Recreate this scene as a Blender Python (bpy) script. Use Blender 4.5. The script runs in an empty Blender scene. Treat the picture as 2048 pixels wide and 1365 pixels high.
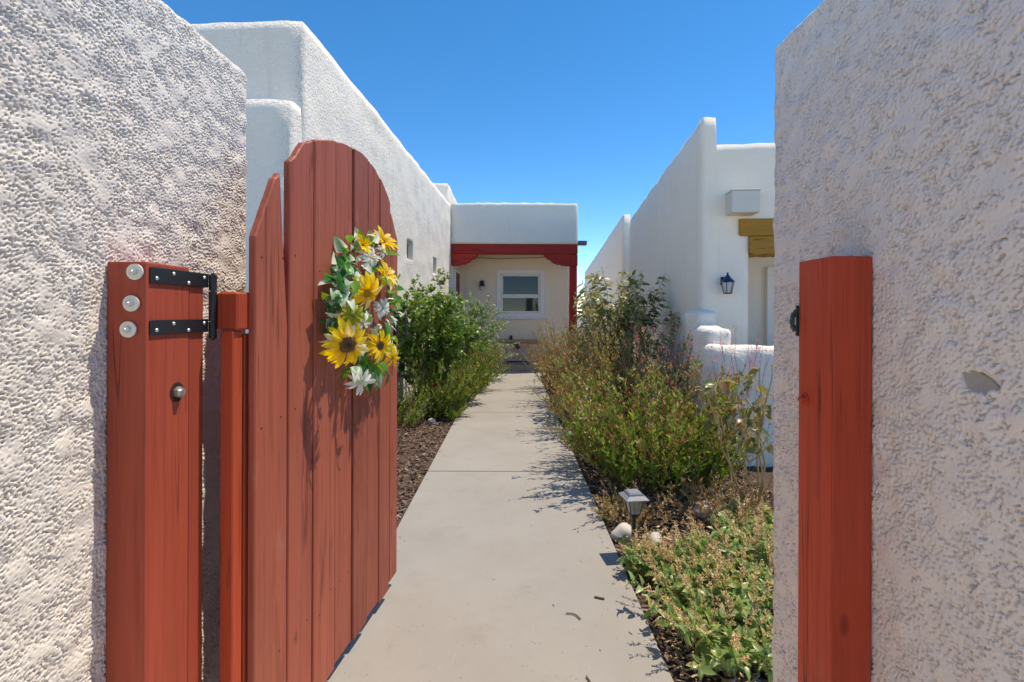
import bpy, bmesh, math, random
import numpy as np
from mathutils import Vector, Matrix
R = math.radians
random.seed(7)
rng = np.random.default_rng(7)
S = bpy.context.scene
COL = S.collection

# ------------------------------------------------------------------ camera, sky, sun, exposure
EYE = 1.35
FPX = 950.0
cam_d = bpy.data.cameras.new('camera')
cam = bpy.data.objects.new('camera', cam_d); COL.objects.link(cam)
cam.location = (0, 0, EYE)
cam.rotation_euler = (R(90), R(-0.2), 0)
cam_d.sensor_width = 36.0
cam_d.lens = FPX / 2048 * 36.0
cam_d.shift_y = -0.0271
cam_d.clip_start = 0.05
cam_d.clip_end = 20000
S.camera = cam

SUN_EL, SUN_AZ = 69.0, 70.0          # azimuth clockwise from +Y
world = bpy.data.worlds.new('World'); S.world = world; world.use_nodes = True
wn = world.node_tree.nodes; wl = world.node_tree.links
wn.clear()
sky = wn.new('ShaderNodeTexSky'); sky.sky_type = 'NISHITA'; sky.sun_disc = False
sky.sun_elevation = R(SUN_EL); sky.sun_rotation = R(SUN_AZ)
sky.altitude = 1700; sky.air_density = 0.64; sky.dust_density = 0.0; sky.ozone_density = 1.0
bg = wn.new('ShaderNodeBackground'); bg.inputs['Strength'].default_value = 0.15
wo = wn.new('ShaderNodeOutputWorld')
hsv = wn.new('ShaderNodeHueSaturation'); hsv.inputs['Saturation'].default_value = 1.36; hsv.inputs['Value'].default_value = 1.0
wl.new(sky.outputs[0], hsv.inputs['Color']); wl.new(hsv.outputs[0], bg.inputs[0]); wl.new(bg.outputs[0], wo.inputs[0])

sun_d = bpy.data.lights.new('sun', 'SUN'); sun_d.energy = 2.05; sun_d.angle = R(0.5); sun_d.color = (1.0, 0.975, 0.94)
sun = bpy.data.objects.new('sun', sun_d); COL.objects.link(sun)
to_sun = Vector((math.cos(R(SUN_EL)) * math.sin(R(SUN_AZ)), math.cos(R(SUN_EL)) * math.cos(R(SUN_AZ)), math.sin(R(SUN_EL))))
sun.rotation_euler = to_sun.to_track_quat('Z', 'Y').to_euler()
sun.location = to_sun * 40

S.view_settings.view_transform = 'Standard'
S.view_settings.look = 'None'
S.view_settings.gamma = 1.0
S.view_settings.exposure = 1.24
S.view_settings.use_white_balance = True
S.view_settings.white_balance_temperature = 8400
S.view_settings.white_balance_tint = 10
S.render.engine = 'CYCLES'
S.cycles.max_bounces = 10
S.cycles.diffuse_bounces = 8
S.cycles.transparent_max_bounces = 8

# ------------------------------------------------------------------ helpers
def at(px, py, d):
    """photo pixel + real distance -> world point"""
    return Vector(((px - 1023) / FPX * d, d, EYE - (py - 627) / FPX * d))

def empty(name, loc=(0, 0, 0), rz=0.0):
    o = bpy.data.objects.new(name, None); COL.objects.link(o)
    o.empty_display_size = 0.1
    o.location = loc; o.rotation_euler = (0, 0, rz)
    return o

def tag(o, label=None, cat=None, group=None, kind=None):
    if label: o['label'] = label
    if cat: o['category'] = cat
    if group: o['group'] = group
    if kind: o['kind'] = kind
    return o

def obj(name, me, mats=None, parent=None, smooth=False):
    o = bpy.data.objects.new(name, me); COL.objects.link(o)
    if mats is not None and len(me.materials) == 0:
        for m in (mats if isinstance(mats, (list, tuple)) else [mats]): me.materials.append(m)
    if parent is not None: o.parent = parent
    if smooth:
        me.polygons.foreach_set('use_smooth', [True] * len(me.polygons))
    return o

def bm_mesh(bm, name='m'):
    me = bpy.data.meshes.new(name); bm.to_mesh(me); bm.free(); return me

def add_box(bm, c, s, rot=None, bevel=0.0, seg=1):
    r = bmesh.ops.create_cube(bm, size=1.0)
    vs = r['verts']
    bmesh.ops.scale(bm, vec=s, verts=vs)
    if bevel > 0:
        es = list({e for v in vs for e in v.link_edges})
        rb = bmesh.ops.bevel(bm, geom=es, offset=bevel, segments=seg, affect='EDGES', profile=0.6)
        vs = list({v for f in rb['faces'] for v in f.verts} | {v for v in vs if v.is_valid})
    if rot is not None: bmesh.ops.rotate(bm, cent=(0, 0, 0), matrix=rot, verts=vs)
    bmesh.ops.translate(bm, vec=c, verts=vs)
    return vs

def box_mesh(x0, x1, y0, y1, z0, z1, bevel=0.0, seg=1):
    bm = bmesh.new()
    add_box(bm, ((x0 + x1) / 2, (y0 + y1) / 2, (z0 + z1) / 2), (x1 - x0, y1 - y0, z1 - z0), bevel=bevel, seg=seg)
    return bm_mesh(bm)

def add_cyl(bm, p0, p1, r0, r1=None, n=12, cap=True):
    p0 = Vector(p0); p1 = Vector(p1); d = p1 - p0
    m = Matrix.Translation((p0 + p1) / 2) @ d.to_track_quat('Z', 'Y').to_matrix().to_4x4()
    return bmesh.ops.create_cone(bm, cap_ends=cap, segments=n, radius1=r0, radius2=r0 if r1 is None else r1, depth=d.length, matrix=m)['verts']

def cyl_mesh(p0, p1, r0, r1=None, n=12):
    bm = bmesh.new(); add_cyl(bm, p0, p1, r0, r1, n); return bm_mesh(bm)

def extrude_poly(pts, h, axis='y', bevel=0.0):
    """pts 2-D outline (x,z) extruded along y from 0..h"""
    bm = bmesh.new()
    a = [bm.verts.new((p[0], 0, p[1])) for p in pts]
    b = [bm.verts.new((p[0], h, p[1])) for p in pts]
    n = len(pts)
    bm.faces.new(a); bm.faces.new(b[::-1])
    for i in range(n): bm.faces.new((a[i], b[i], b[(i + 1) % n], a[(i + 1) % n]))
    bmesh.ops.recalc_face_normals(bm, faces=bm.faces)
    if bevel > 0:
        bmesh.ops.bevel(bm, geom=[e for e in bm.edges if e.calc_face_angle(0) > 0.5], offset=bevel, segments=1, affect='EDGES')
    return bm

def np_mesh(V, quads, name='m', cols=None):
    me = bpy.data.meshes.new(name)
    k = quads.shape[1]
    me.vertices.add(len(V)); me.vertices.foreach_set('co', np.ascontiguousarray(V, dtype=np.float32).ravel())
    me.loops.add(quads.size); me.loops.foreach_set('vertex_index', quads.astype(np.int32).ravel())
    me.polygons.add(len(quads)); me.polygons.foreach_set('loop_start', np.arange(0, quads.size, k, dtype=np.int32))
    me.update(calc_edges=True)
    if cols is not None:
        ca = me.color_attributes.new('tint', 'FLOAT_COLOR', 'POINT')
        c4 = np.ones((len(V), 4), dtype=np.float32); c4[:, :3] = cols
        ca.data.foreach_set('color', c4.ravel())
    return me

def field(n, cell, lmin, lmax, seed, aniso=(1, 1)):
    """tileable band-limited noise, rms 1, wavelengths lmin..lmax metres"""
    g = np.random.default_rng(seed)
    f = np.fft.fft2(g.standard_normal((n, n)))
    k = np.fft.fftfreq(n, cell)
    kk = np.sqrt((k[:, None] * aniso[0]) ** 2 + (k[None, :] * aniso[1]) ** 2)
    w = np.exp(-(kk * lmin) ** 4) * (1 - np.exp(-(kk * lmax) ** 4))
    r = np.real(np.fft.ifft2(f * w))
    return r / r.std()

def sample(F, cell, u, v):
    n = F.shape[0]
    fu = u / cell; fv = v / cell
    iu = np.floor(fu).astype(int); iv = np.floor(fv).astype(int)
    a = fu - iu; b = fv - iv
    i0 = iu % n; i1 = (iu + 1) % n; j0 = iv % n; j1 = (iv + 1) % n
    return (F[i0, j0] * (1 - a) * (1 - b) + F[i1, j0] * a * (1 - b) + F[i0, j1] * (1 - a) * b + F[i1, j1] * a * b)

def lin(a, b, step):
    n = max(2, int(round((b - a) / step)) + 1)
    return np.linspace(a, b, n)

def adobe(x, y, z, r, disp=None, faces='xXyYZB', weld=True):
    """rounded, hand-plastered box from coordinate arrays x,y,z; disp(u,v)->offset along the normal"""
    lo = np.array([x[0], y[0], z[0]]); hi = np.array([x[-1], y[-1], z[-1]])
    Vs = []; Qs = []; Ds = []; off = 0
    def grid(a, b):
        A, B = np.meshgrid(a, b, indexing='ij')
        n, m = A.shape
        idx = np.arange(n * m).reshape(n, m)
        q = np.stack([idx[:-1, :-1], idx[1:, :-1], idx[1:, 1:], idx[:-1, 1:]], -1).reshape(-1, 4)
        return A.ravel(), B.ravel(), q
    for f in faces:
        if f in 'xX':
            A, B, q = grid(y, z); c = np.full_like(A, lo[0] if f == 'x' else hi[0]); V = np.stack([c, A, B], 1)
            if f == 'x': q = q[:, ::-1]
        elif f in 'yY':
            A, B, q = grid(x, z); c = np.full_like(A, lo[1] if f == 'y' else hi[1]); V = np.stack([A, c, B], 1)
            if f == 'Y': q = q[:, ::-1]
        else:
            A, B, q = grid(x, y); V = np.stack([A, B, np.full_like(A, hi[2] if f == 'Z' else lo[2])], 1)
            if f == 'B': q = q[:, ::-1]
        Vs.append(V); Qs.append(q + off); off += len(V)
    V = np.concatenate(Vs); Q = np.concatenate(Qs)
    qlo = lo + r; qhi = hi - r
    qlo[2] = lo[2] - 1
    q = np.minimum(np.maximum(V, qlo), np.maximum(qhi, qlo))
    n = V - q; L = np.linalg.norm(n, axis=1, keepdims=True); L[L < 1e-9] = 1
    n = n / L
    P = q + n * r
    if disp is not None:
        dx = np.minimum(np.abs(V[:, 0] - lo[0]), np.abs(V[:, 0] - hi[0]))
        P = P + n * disp(V[:, 1] + dx, V[:, 2] + dx)[:, None]
    if weld:
        key = np.round(V * 1e4).astype(np.int64)
        _, first, inv = np.unique(key, axis=0, return_index=True, return_inverse=True)
        P = P[first]; Q = inv.ravel()[Q]
    me = np_mesh(P, Q)
    me.polygons.foreach_set('use_smooth', [True] * len(me.polygons))
    return me

def cut(o, boxes):
    """carve recesses out of a mesh object for good"""
    for b in boxes:
        c = bpy.data.objects.new('cut', box_mesh(*b)); COL.objects.link(c)
        bpy.context.view_layer.update(); c.matrix_world = o.matrix_world.copy()
        m = o.modifiers.new('b', 'BOOLEAN'); m.operation = 'DIFFERENCE'; m.solver = 'EXACT'; m.object = c
        bpy.context.view_layer.update()
        dg = bpy.context.evaluated_depsgraph_get()
        me = bpy.data.meshes.new_from_object(o.evaluated_get(dg))
        o.modifiers.clear(); o.data = me
        bpy.data.objects.remove(c)
    return o

# ------------------------------------------------------------------ materials
def mat(name):
    m = bpy.data.materials.new(name); m.use_nodes = True
    nt = m.node_tree; nt.nodes.clear()
    out = nt.nodes.new('ShaderNodeOutputMaterial')
    b = nt.nodes.new('ShaderNodeBsdfPrincipled')
    nt.links.new(b.outputs[0], out.inputs[0])
    return m, nt, b, out

def node(nt, t, **kw):
    n = nt.nodes.new(t)
    for k, v in kw.items():
        if k in n.inputs.keys(): n.inputs[k].default_value = v
        else: setattr(n, k, v)
    return n

def noise(nt, vec, scale, detail=4, rough=0.55, dist=0.0):
    n = node(nt, 'ShaderNodeTexNoise')
    n.inputs['Scale'].default_value = scale; n.inputs['Detail'].default_value = detail
    n.inputs['Roughness'].default_value = rough; n.inputs['Distortion'].default_value = dist
    if vec is not None: nt.links.new(vec, n.inputs['Vector'])
    return n.outputs['Fac']

def ramp(nt, fac, stops):
    r = node(nt, 'ShaderNodeValToRGB')
    e = r.color_ramp.elements
    while len(e) < len(stops): e.new(0.5)
    for i, (p, c) in enumerate(stops):
        e[i].position = p; e[i].color = (*c, 1) if len(c) == 3 else c
    nt.links.new(fac, r.inputs[0]); return r.outputs[0]

def mix(nt, fac, a, b, mode='MIX'):
    m = node(nt, 'ShaderNodeMix'); m.data_type = 'RGBA'; m.blend_type = mode
    for s, v in ((0, fac), (6, a), (7, b)):
        if hasattr(v, 'node'): nt.links.new(v, m.inputs[s])
        else: m.inputs[s].default_value = v if s == 0 else (*v, 1)
    return m.outputs[2]

def math_n(nt, op, a, b=0.5):
    m = node(nt, 'ShaderNodeMath'); m.operation = op
    for i, v in enumerate((a, b)):
        if hasattr(v, 'node'): nt.links.new(v, m.inputs[i])
        else: m.inputs[i].default_value = v
    return m.outputs[0]

def mapping(nt, vec, scale):
    m = node(nt, 'ShaderNodeMapping'); m.inputs['Scale'].default_value = scale
    nt.links.new(vec, m.inputs['Vector']); return m.outputs[0]

def bump(nt, b, h, strength, dist):
    n = node(nt, 'ShaderNodeBump'); n.inputs['Strength'].default_value = strength; n.inputs['Distance'].default_value = dist
    nt.links.new(h, n.inputs['Height']); nt.links.new(n.outputs[0], b.inputs['Normal']); return n

def coords(nt, kind='Object'):
    return node(nt, 'ShaderNodeTexCoord').outputs[kind]

def pos(nt):
    return node(nt, 'ShaderNodeNewGeometry').outputs['Position']

def m_stucco(name, col, scale=60, dist=0.006, strength=0.8, var=0.06, blotch=0.5, streak=0.0):
    m, nt, b, o = mat(name)
    p = pos(nt)
    big = noise(nt, p, 1.3, 4, 0.6); mid = noise(nt, p, 9, 4, 0.6)
    c = mix(nt, big, tuple(v * (1 - var) for v in col), tuple(min(1, v * (1 + var)) for v in col))
    warm = tuple(v * k for v, k in zip(col, (0.97, 0.90, 0.80)))
    f = ramp(nt, mid, [(0.5, (0, 0, 0)), (0.75, (blotch,) * 3)])
    c = mix(nt, f, c, warm)
    if streak:
        sn = noise(nt, mapping(nt, p, (7.0, 7.0, 0.35)), 1.0, 5, 0.65)
        c = mix(nt, ramp(nt, sn, [(0.56, (0,) * 3), (0.74, (streak,) * 3)]), c, tuple(v * k for v, k in zip(col, (0.80, 0.76, 0.70))))
    nt.links.new(c, b.inputs['Base Color'])
    b.inputs['Roughness'].default_value = 0.92; b.inputs['Specular IOR Level'].default_value = 0.2
    g1 = noise(nt, p, scale, 3, 0.6); g2 = noise(nt, p, scale * 0.28, 3, 0.6)
    h = math_n(nt, 'ADD', math_n(nt, 'MULTIPLY', g1, 1.0), math_n(nt, 'MULTIPLY', g2, 0.8))
    bump(nt, b, h, strength, dist)
    return m

def m_plain(name, col, rough=0.5, metal=0.0, spec=0.5, nscale=0, nvar=0.15, bumpd=0.0):
    m, nt, b, o = mat(name)
    if nscale:
        f = noise(nt, coords(nt), nscale, 4, 0.6)
        c = mix(nt, f, tuple(v * (1 - nvar) for v in col), tuple(min(1, v * (1 + nvar)) for v in col))
        nt.links.new(c, b.inputs['Base Color'])
        nt.links.new(ramp(nt, f, [(0.3, (rough * 0.85,) * 3), (0.7, (min(1, rough * 1.15),) * 3)]), b.inputs['Roughness'])
        if bumpd: bump(nt, b, f, 0.6, bumpd)
    else:
        b.inputs['Base Color'].default_value = (*col, 1)
        b.inputs['Roughness'].default_value = rough
    b.inputs['Metallic'].default_value = metal; b.inputs['Specular IOR Level'].default_value = spec
    return m

def m_wood(name, col, worn=(0.36, 0.16, 0.11), wear=0.25, crack=0.5, rough=0.55, axis=2, bumpd=0.0022):
    """painted softwood: long grain, knots, a few splits, thin worn spots"""
    m, nt, b, o = mat(name)
    oc = coords(nt)
    rnd = node(nt, 'ShaderNodeObjectInfo').outputs['Random']
    off = node(nt, 'ShaderNodeVectorMath'); off.operation = 'ADD'
    cx = node(nt, 'ShaderNodeCombineXYZ')
    for i in range(3): nt.links.new(math_n(nt, 'MULTIPLY', rnd, 7.3 + 3 * i), cx.inputs[i])
    nt.links.new(oc, off.inputs[0]); nt.links.new(cx.outputs[0], off.inputs[1])
    v = off.outputs[0]
    sc = [70, 70, 70]; sc[axis] = 2.2
    sc2 = [14, 14, 14]; sc2[axis] = 1.1
    g = noise(nt, mapping(nt, v, sc), 1.0, 5, 0.65, 0.25)
    g2 = noise(nt, mapping(nt, v, sc2), 1.0, 4, 0.6, 0.5)
    sc3 = [34, 34, 34]; sc3[axis] = 0.75
    ck = noise(nt, mapping(nt, v, sc3), 1.0, 3, 0.55, 0.15)
    tone = ramp(nt, rnd, [(0.0, (0.80,) * 3), (0.5, (1.0,) * 3), (1.0, (1.16,) * 3)])
    c = mix(nt, g2, tuple(k * 0.74 for k in col), tuple(min(1, k * 1.26) for k in col))
    c = mix(nt, 1.0, c, tone, 'MULTIPLY')
    c = mix(nt, ramp(nt, g, [(0.34, (0.45,) * 3), (0.50, (0,) * 3)]), c, tuple(k * 0.50 for k in col))
    fade = noise(nt, mapping(nt, v, [3.1 if i != axis else 1.3 for i in range(3)]), 1.0, 5, 0.65)
    c = mix(nt, ramp(nt, fade, [(0.50, (0,) * 3), (0.72, (0.40,) * 3)]), c, tuple(0.75 * a_ + 0.25 * b_ for a_, b_ in zip(col, worn)))
    kn = node(nt, 'ShaderNodeTexVoronoi'); kn.inputs['Scale'].default_value = 1.0
    nt.links.new(mapping(nt, v, [6.5 if i != axis else 2.6 for i in range(3)]), kn.inputs['Vector'])
    knot = ramp(nt, kn.outputs['Distance'], [(0.04, (0.7,) * 3), (0.085, (0,) * 3)])
    c = mix(nt, knot, c, tuple(k * 0.42 for k in col))
    sp = noise(nt, mapping(nt, v, [9 if i != axis else 4 for i in range(3)]), 1.0, 6, 0.7)
    wf = math_n(nt, 'MULTIPLY', ramp(nt, sp, [(0.60, (0,) * 3), (0.72, (1,) * 3)]), wear)
    c = mix(nt, wf, c, worn)
    rid = math_n(nt, 'ABSOLUTE', math_n(nt, 'SUBTRACT', ck, 0.5))
    cmask = noise(nt, mapping(nt, v, [8 if i != axis else 1.6 for i in range(3)]), 1.0, 2, 0.5)
    ckm = math_n(nt, 'MULTIPLY', ramp(nt, rid, [(0.006, (1,) * 3), (0.016, (0,) * 3)]), ramp(nt, cmask, [(0.52, (0,) * 3), (0.58, (1,) * 3)]))
    c = mix(nt, math_n(nt, 'MULTIPLY', ckm, crack), c, tuple(k * 0.22 for k in col))
    nt.links.new(c, b.inputs['Base Color'])
    nt.links.new(ramp(nt, g, [(0.3, (rough + 0.15,) * 3), (0.7, (rough - 0.08,) * 3)]), b.inputs['Roughness'])
    b.inputs['Specular IOR Level'].default_value = 0.3
    h = math_n(nt, 'SUBTRACT', math_n(nt, 'ADD', math_n(nt, 'SUBTRACT', g, knot), math_n(nt, 'MULTIPLY', g2, 0.6)), math_n(nt, 'MULTIPLY', ckm, 1.6))
    bump(nt, b, h, 0.75, bumpd)
    return m

def m_leaf(name, rough=0.36, trans=0.35, spec=0.55):
    m, nt, b, o = mat(name)
    a = node(nt, 'ShaderNodeAttribute'); a.attribute_name = 'tint'
    nt.links.new(a.outputs['Color'], b.inputs['Base Color'])
    b.inputs['Roughness'].default_value = rough; b.inputs['Specular IOR Level'].default_value = spec
    t = node(nt, 'ShaderNodeBsdfTranslucent')
    hs = node(nt, 'ShaderNodeHueSaturation'); hs.inputs['Value'].default_value = 1.5; hs.inputs['Saturation'].default_value = 1.1
    nt.links.new(a.outputs['Color'], hs.inputs['Color']); nt.links.new(hs.outputs[0], t.inputs['Color'])
    ms = node(nt, 'ShaderNodeMixShader'); ms.inputs[0].default_value = trans
    nt.links.new(b.outputs[0], ms.inputs[1]); nt.links.new(t.outputs[0], ms.inputs[2]); nt.links.new(ms.outputs[0], o.inputs[0])
    return m

def m_concrete():
    m, nt, b, o = mat('concrete')
    p = pos(nt)
    big = noise(nt, p, 1.6, 5, 0.6); mid = noise(nt, mapping(nt, p, (9, 4, 9)), 1.0, 5, 0.65); fine = noise(nt, p, 240, 2, 0.6)
    c = mix(nt, ramp(nt, big, [(0.3, (0,) * 3), (0.7, (1,) * 3)]), (0.272, 0.255, 0.232), (0.322, 0.305, 0.282))
    c = mix(nt, ramp(nt, mid, [(0.40, (0.45,) * 3), (0.62, (0,) * 3)]), c, (0.31, 0.285, 0.255))
    c = mix(nt, ramp(nt, noise(nt, mapping(nt, p, (26, 7, 9)), 1.0, 3, 0.6, 0.6), [(0.68, (0,) * 3), (0.76, (0.35,) * 3)]), c, (0.47, 0.45, 0.43))
    c = mix(nt, ramp(nt, fine, [(0.28, (0.5,) * 3), (0.42, (0,) * 3)]), c, (0.24, 0.215, 0.19))
    st_ = noise(nt, p, 3.4, 6, 0.7, 0.4)
    c = mix(nt, ramp(nt, st_, [(0.54, (0,) * 3), (0.72, (0.55,) * 3)]), c, (0.25, 0.228, 0.20))
    broom = noise(nt, mapping(nt, p, (6, 210, 6)), 1.0, 3, 0.6)
    vo = node(nt, 'ShaderNodeTexVoronoi'); vo.inputs['Scale'].default_value = 38; nt.links.new(p, vo.inputs['Vector'])
    pick = noise(nt, p, 11, 2, 0.5)
    spk = math_n(nt, 'MULTIPLY', ramp(nt, vo.outputs['Distance'], [(0.10, (1,) * 3), (0.17, (0,) * 3)]), ramp(nt, pick, [(0.52, (0,) * 3), (0.62, (0.8,) * 3)]))
    c = mix(nt, spk, c, (0.17, 0.14, 0.12))
    nt.links.new(c, b.inputs['Base Color']); b.inputs['Roughness'].default_value = 0.88; b.inputs['Specular IOR Level'].default_value = 0.25
    h = math_n(nt, 'ADD', math_n(nt, 'ADD', math_n(nt, 'MULTIPLY', fine, 0.5), mid), math_n(nt, 'MULTIPLY', broom, 0.5))
    bump(nt, b, h, 0.45, 0.003)
    return m

def m_soil(name, a, c2):
    m, nt, b, o = mat(name)
    p = pos(nt)
    f = noise(nt, p, 26, 6, 0.7); f2 = noise(nt, p, 3, 4, 0.6)
    c = mix(nt, f, a, c2); c = mix(nt, math_n(nt, 'MULTIPLY', f2, 0.4), c, tuple(k * 0.7 for k in a))
    nt.links.new(c, b.inputs['Base Color']); b.inputs['Roughness'].default_value = 0.95; b.inputs['Specular IOR Level'].default_value = 0.1
    bump(nt, b, f, 0.9, 0.02)
    return m

WALL = (0.575, 0.548, 0.515)
M = {}
M['stucco_near'] = m_stucco('stucco_near', (0.765, 0.715, 0.655), 230, 0.0015, 0.6, 0.03, 0.15)
M['stucco'] = m_stucco('stucco', (0.81, 0.752, 0.675), 46, 0.012, 1.0, 0.05, 0.4, 0.5)
M['stucco_warm'] = m_stucco('stucco_warm', (0.84, 0.762, 0.665), 55, 0.005, 0.6, 0.04, 0.4, 0.35)
M['stucco_porch'] = m_stucco('stucco_porch', (0.86, 0.73, 0.58), 60, 0.003, 0.4, 0.03)
M['stucco_tan'] = m_stucco('stucco_tan', (0.58, 0.41, 0.30), 60, 0.004, 0.5, 0.05)
M['gate_wood'] = m_wood('gate_wood', (0.360, 0.090, 0.055), worn=(0.50, 0.23, 0.16), wear=0.35, crack=0.45)
M['frame_wood'] = m_wood('frame_wood', (0.44, 0.065, 0.026), worn=(0.38, 0.15, 0.10), wear=0.35, crack=0.5)
M['post_wood'] = m_wood('post_wood', (0.375, 0.066, 0.036), worn=(0.36, 0.15, 0.10), wear=0.15, crack=0.5)
M['post_wood_r'] = m_wood('post_wood_bare_edges', (0.50, 0.062, 0.026), worn=(0.42, 0.17, 0.11), wear=0.25, crack=1.0)
M['beam_red'] = m_wood('beam_red', (0.44, 0.022, 0.013), wear=0.05, crack=0.3, axis=0)
M['post_red'] = m_wood('porch_post_red', (0.44, 0.022, 0.013), wear=0.05, crack=0.3, axis=2)
M['lintel'] = m_wood('lintel_timber', (0.42, 0.20, 0.024), worn=(0.20, 0.09, 0.02), wear=0.5, crack=0.9, axis=0)
M['concrete'] = m_concrete()
M['brick_step'] = m_stucco('step_concrete', (0.40, 0.30, 0.235), 80, 0.002, 0.4, 0.06)
M['soil'] = m_soil('soil', (0.075, 0.050, 0.037), (0.15, 0.105, 0.08))
M['earth'] = m_soil('earth', (0.42, 0.36, 0.29), (0.52, 0.45, 0.37))
M['black_iron'] = m_plain('black_iron', (0.012, 0.016, 0.022), 0.38, 0.0, 0.6, 60, 0.3)
M['zinc'] = m_plain('zinc', (0.62, 0.66, 0.64), 0.38, 0.85, 0.5, 90, 0.12)
M['washer'] = m_plain('washer_zinc', (0.74, 0.76, 0.70), 0.5, 0.35, 0.5, 90, 0.08)
M['white_paint'] = m_plain('white_paint', (0.80, 0.79, 0.76), 0.45, 0, 0.4, 12, 0.04)
M['offwhite'] = m_plain('offwhite_box', (0.62, 0.59, 0.54), 0.7, 0, 0.3, 14, 0.05)
M['blue_metal'] = m_plain('blue_metal', (0.010, 0.028, 0.10), 0.32, 0.2, 0.5, 40, 0.2)
M['dark_metal'] = m_plain('dark_metal', (0.03, 0.03, 0.032), 0.4, 0.3, 0.5, 40, 0.2)
M['grey_metal'] = m_plain('grey_metal', (0.12, 0.12, 0.13), 0.4, 0.3, 0.5, 40, 0.2)
M['solar'] = m_plain('solar_cap', (0.20, 0.21, 0.24), 0.55, 0.0, 0.35, 50, 0.12)
M['verdigris'] = m_plain('latch_green', (0.02, 0.06, 0.055), 0.45, 0.3, 0.5, 60, 0.3)
M['stone'] = m_plain('pale_stone', (0.52, 0.48, 0.43), 0.85, 0, 0.3, 14, 0.2, 0.01)
M['door_red'] = m_plain('door_red', (0.16, 0.035, 0.02), 0.5, 0, 0.4, 20, 0.1)
M['cable'] = m_plain('cable', (0.25, 0.20, 0.16), 0.6)
M['leaf'] = m_leaf('leaf')
M['leaf_dry'] = m_leaf('leaf_dry', 0.7, 0.25, 0.2)
M['petal'] = m_leaf('petal', 0.55, 0.40, 0.25)
M['stem'] = m_leaf('stem', 0.7, 0.0, 0.2)
M['chip'] = m_leaf('bark_chip', 0.9, 0.0, 0.15)
gm, gnt, gb, go_ = mat('window_glass')
gb.inputs['Base Color'].default_value = (0.010, 0.014, 0.018, 1); gb.inputs['Roughness'].default_value = 0.03; gb.inputs['Specular IOR Level'].default_value = 0.4
M['glass'] = gm
gm, gnt, gb, go_ = mat('frosted_glass')
gb.inputs['Base Color'].default_value = (0.62, 0.66, 0.66, 1); gb.inputs['Roughness'].default_value = 0.25; gb.inputs['Transmission Weight'].default_value = 0.25
M['frost'] = gm
gm, gnt, gb, go_ = mat('lamp_glass')
gv = noise(gnt, mapping(gnt, coords(gnt), (50, 50, 4)), 1.0, 4, 0.6)
gnt.links.new(ramp(gnt, gv, [(0.35, (0.20, 0.19, 0.15)), (0.7, (0.50, 0.47, 0.40))]), gb.inputs['Base Color'])
gb.inputs['Roughness'].default_value = 0.22; gb.inputs['Transmission Weight'].default_value = 0.3
M['lamp_glass'] = gm
gm, gnt, gb, go_ = mat('glass_block')
gb.inputs['Base Color'].default_value = (0.10, 0.115, 0.12, 1); gb.inputs['Roughness'].default_value = 0.12; gb.inputs['Specular IOR Level'].default_value = 0.7
bump(gnt, gb, noise(gnt, coords(gnt), 22, 2, 0.5), 0.5, 0.01)
M['glass_block'] = gm

# ------------------------------------------------------------------ ground, beds, path
me = box_mesh(-400, 400, -60, 900, -0.30, -0.07)
tag(obj('ground', me, M['earth']), kind='structure')

def bed(name, x0, x1, y0, y1, seed):
    xs = lin(x0, x1, 0.04); ys = lin(y0, y1, 0.04)
    F = field(256, 0.04, 0.12, 1.2, seed)
    A, B = np.meshgrid(xs, ys, indexing='ij')
    Z = -0.035 + 0.012 * sample(F, 0.04, A + 20, B)
    V = np.stack([A.ravel(), B.ravel(), Z.ravel()], 1)
    idx = np.arange(A.size).reshape(A.shape)
    q = np.stack([idx[:-1, :-1], idx[1:, :-1], idx[1:, 1:], idx[:-1, 1:]], -1).reshape(-1, 4)
    o = obj(name, np_mesh(V, q), M['soil'], smooth=True)
    return tag(o, kind='structure')
bed('planting_bed', -2.2, -0.70, 1.64, 11.1, 3)
bed('planting_bed', 0.585, 4.6, 1.46, 14.5, 4)

PL, PR = -0.718, 0.600
path = empty('path', (0, 0, 0)); tag(path, kind='structure')
joints = [1.64, 4.06, 6.48, 8.24, 10.25]
for a, b2 in zip(joints[:-1], joints[1:]):
    obj('slab', box_mesh(PL, PR, a + 0.0065, b2 - 0.0065, -0.10, 0.0, 0.006, 2), M['concrete'], path)
M['pad'] = m_stucco('bounce_pad_concrete', (0.58, 0.55, 0.51), 160, 0.002, 0.4, 0.08)  # for the unseen pad: paler than the slabs to bounce light onto the near walls
obj('bounce_pad', box_mesh(-0.90, 0.79, -2.4, 1.634, -0.10, 0.0, 0.006, 2), M['pad'], path)
obj('slab', box_mesh(PL - 0.25, PR + 0.75, 10.254, 11.12, -0.10, 0.0, 0.006, 2), M['concrete'], path)
obj('joint_filler', box_mesh(PL + 0.01, PR - 0.01, 1.4, 11.0, -0.095, -0.012), m_plain('joint_dirt', (0.10, 0.08, 0.06), 0.95), path)

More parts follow.
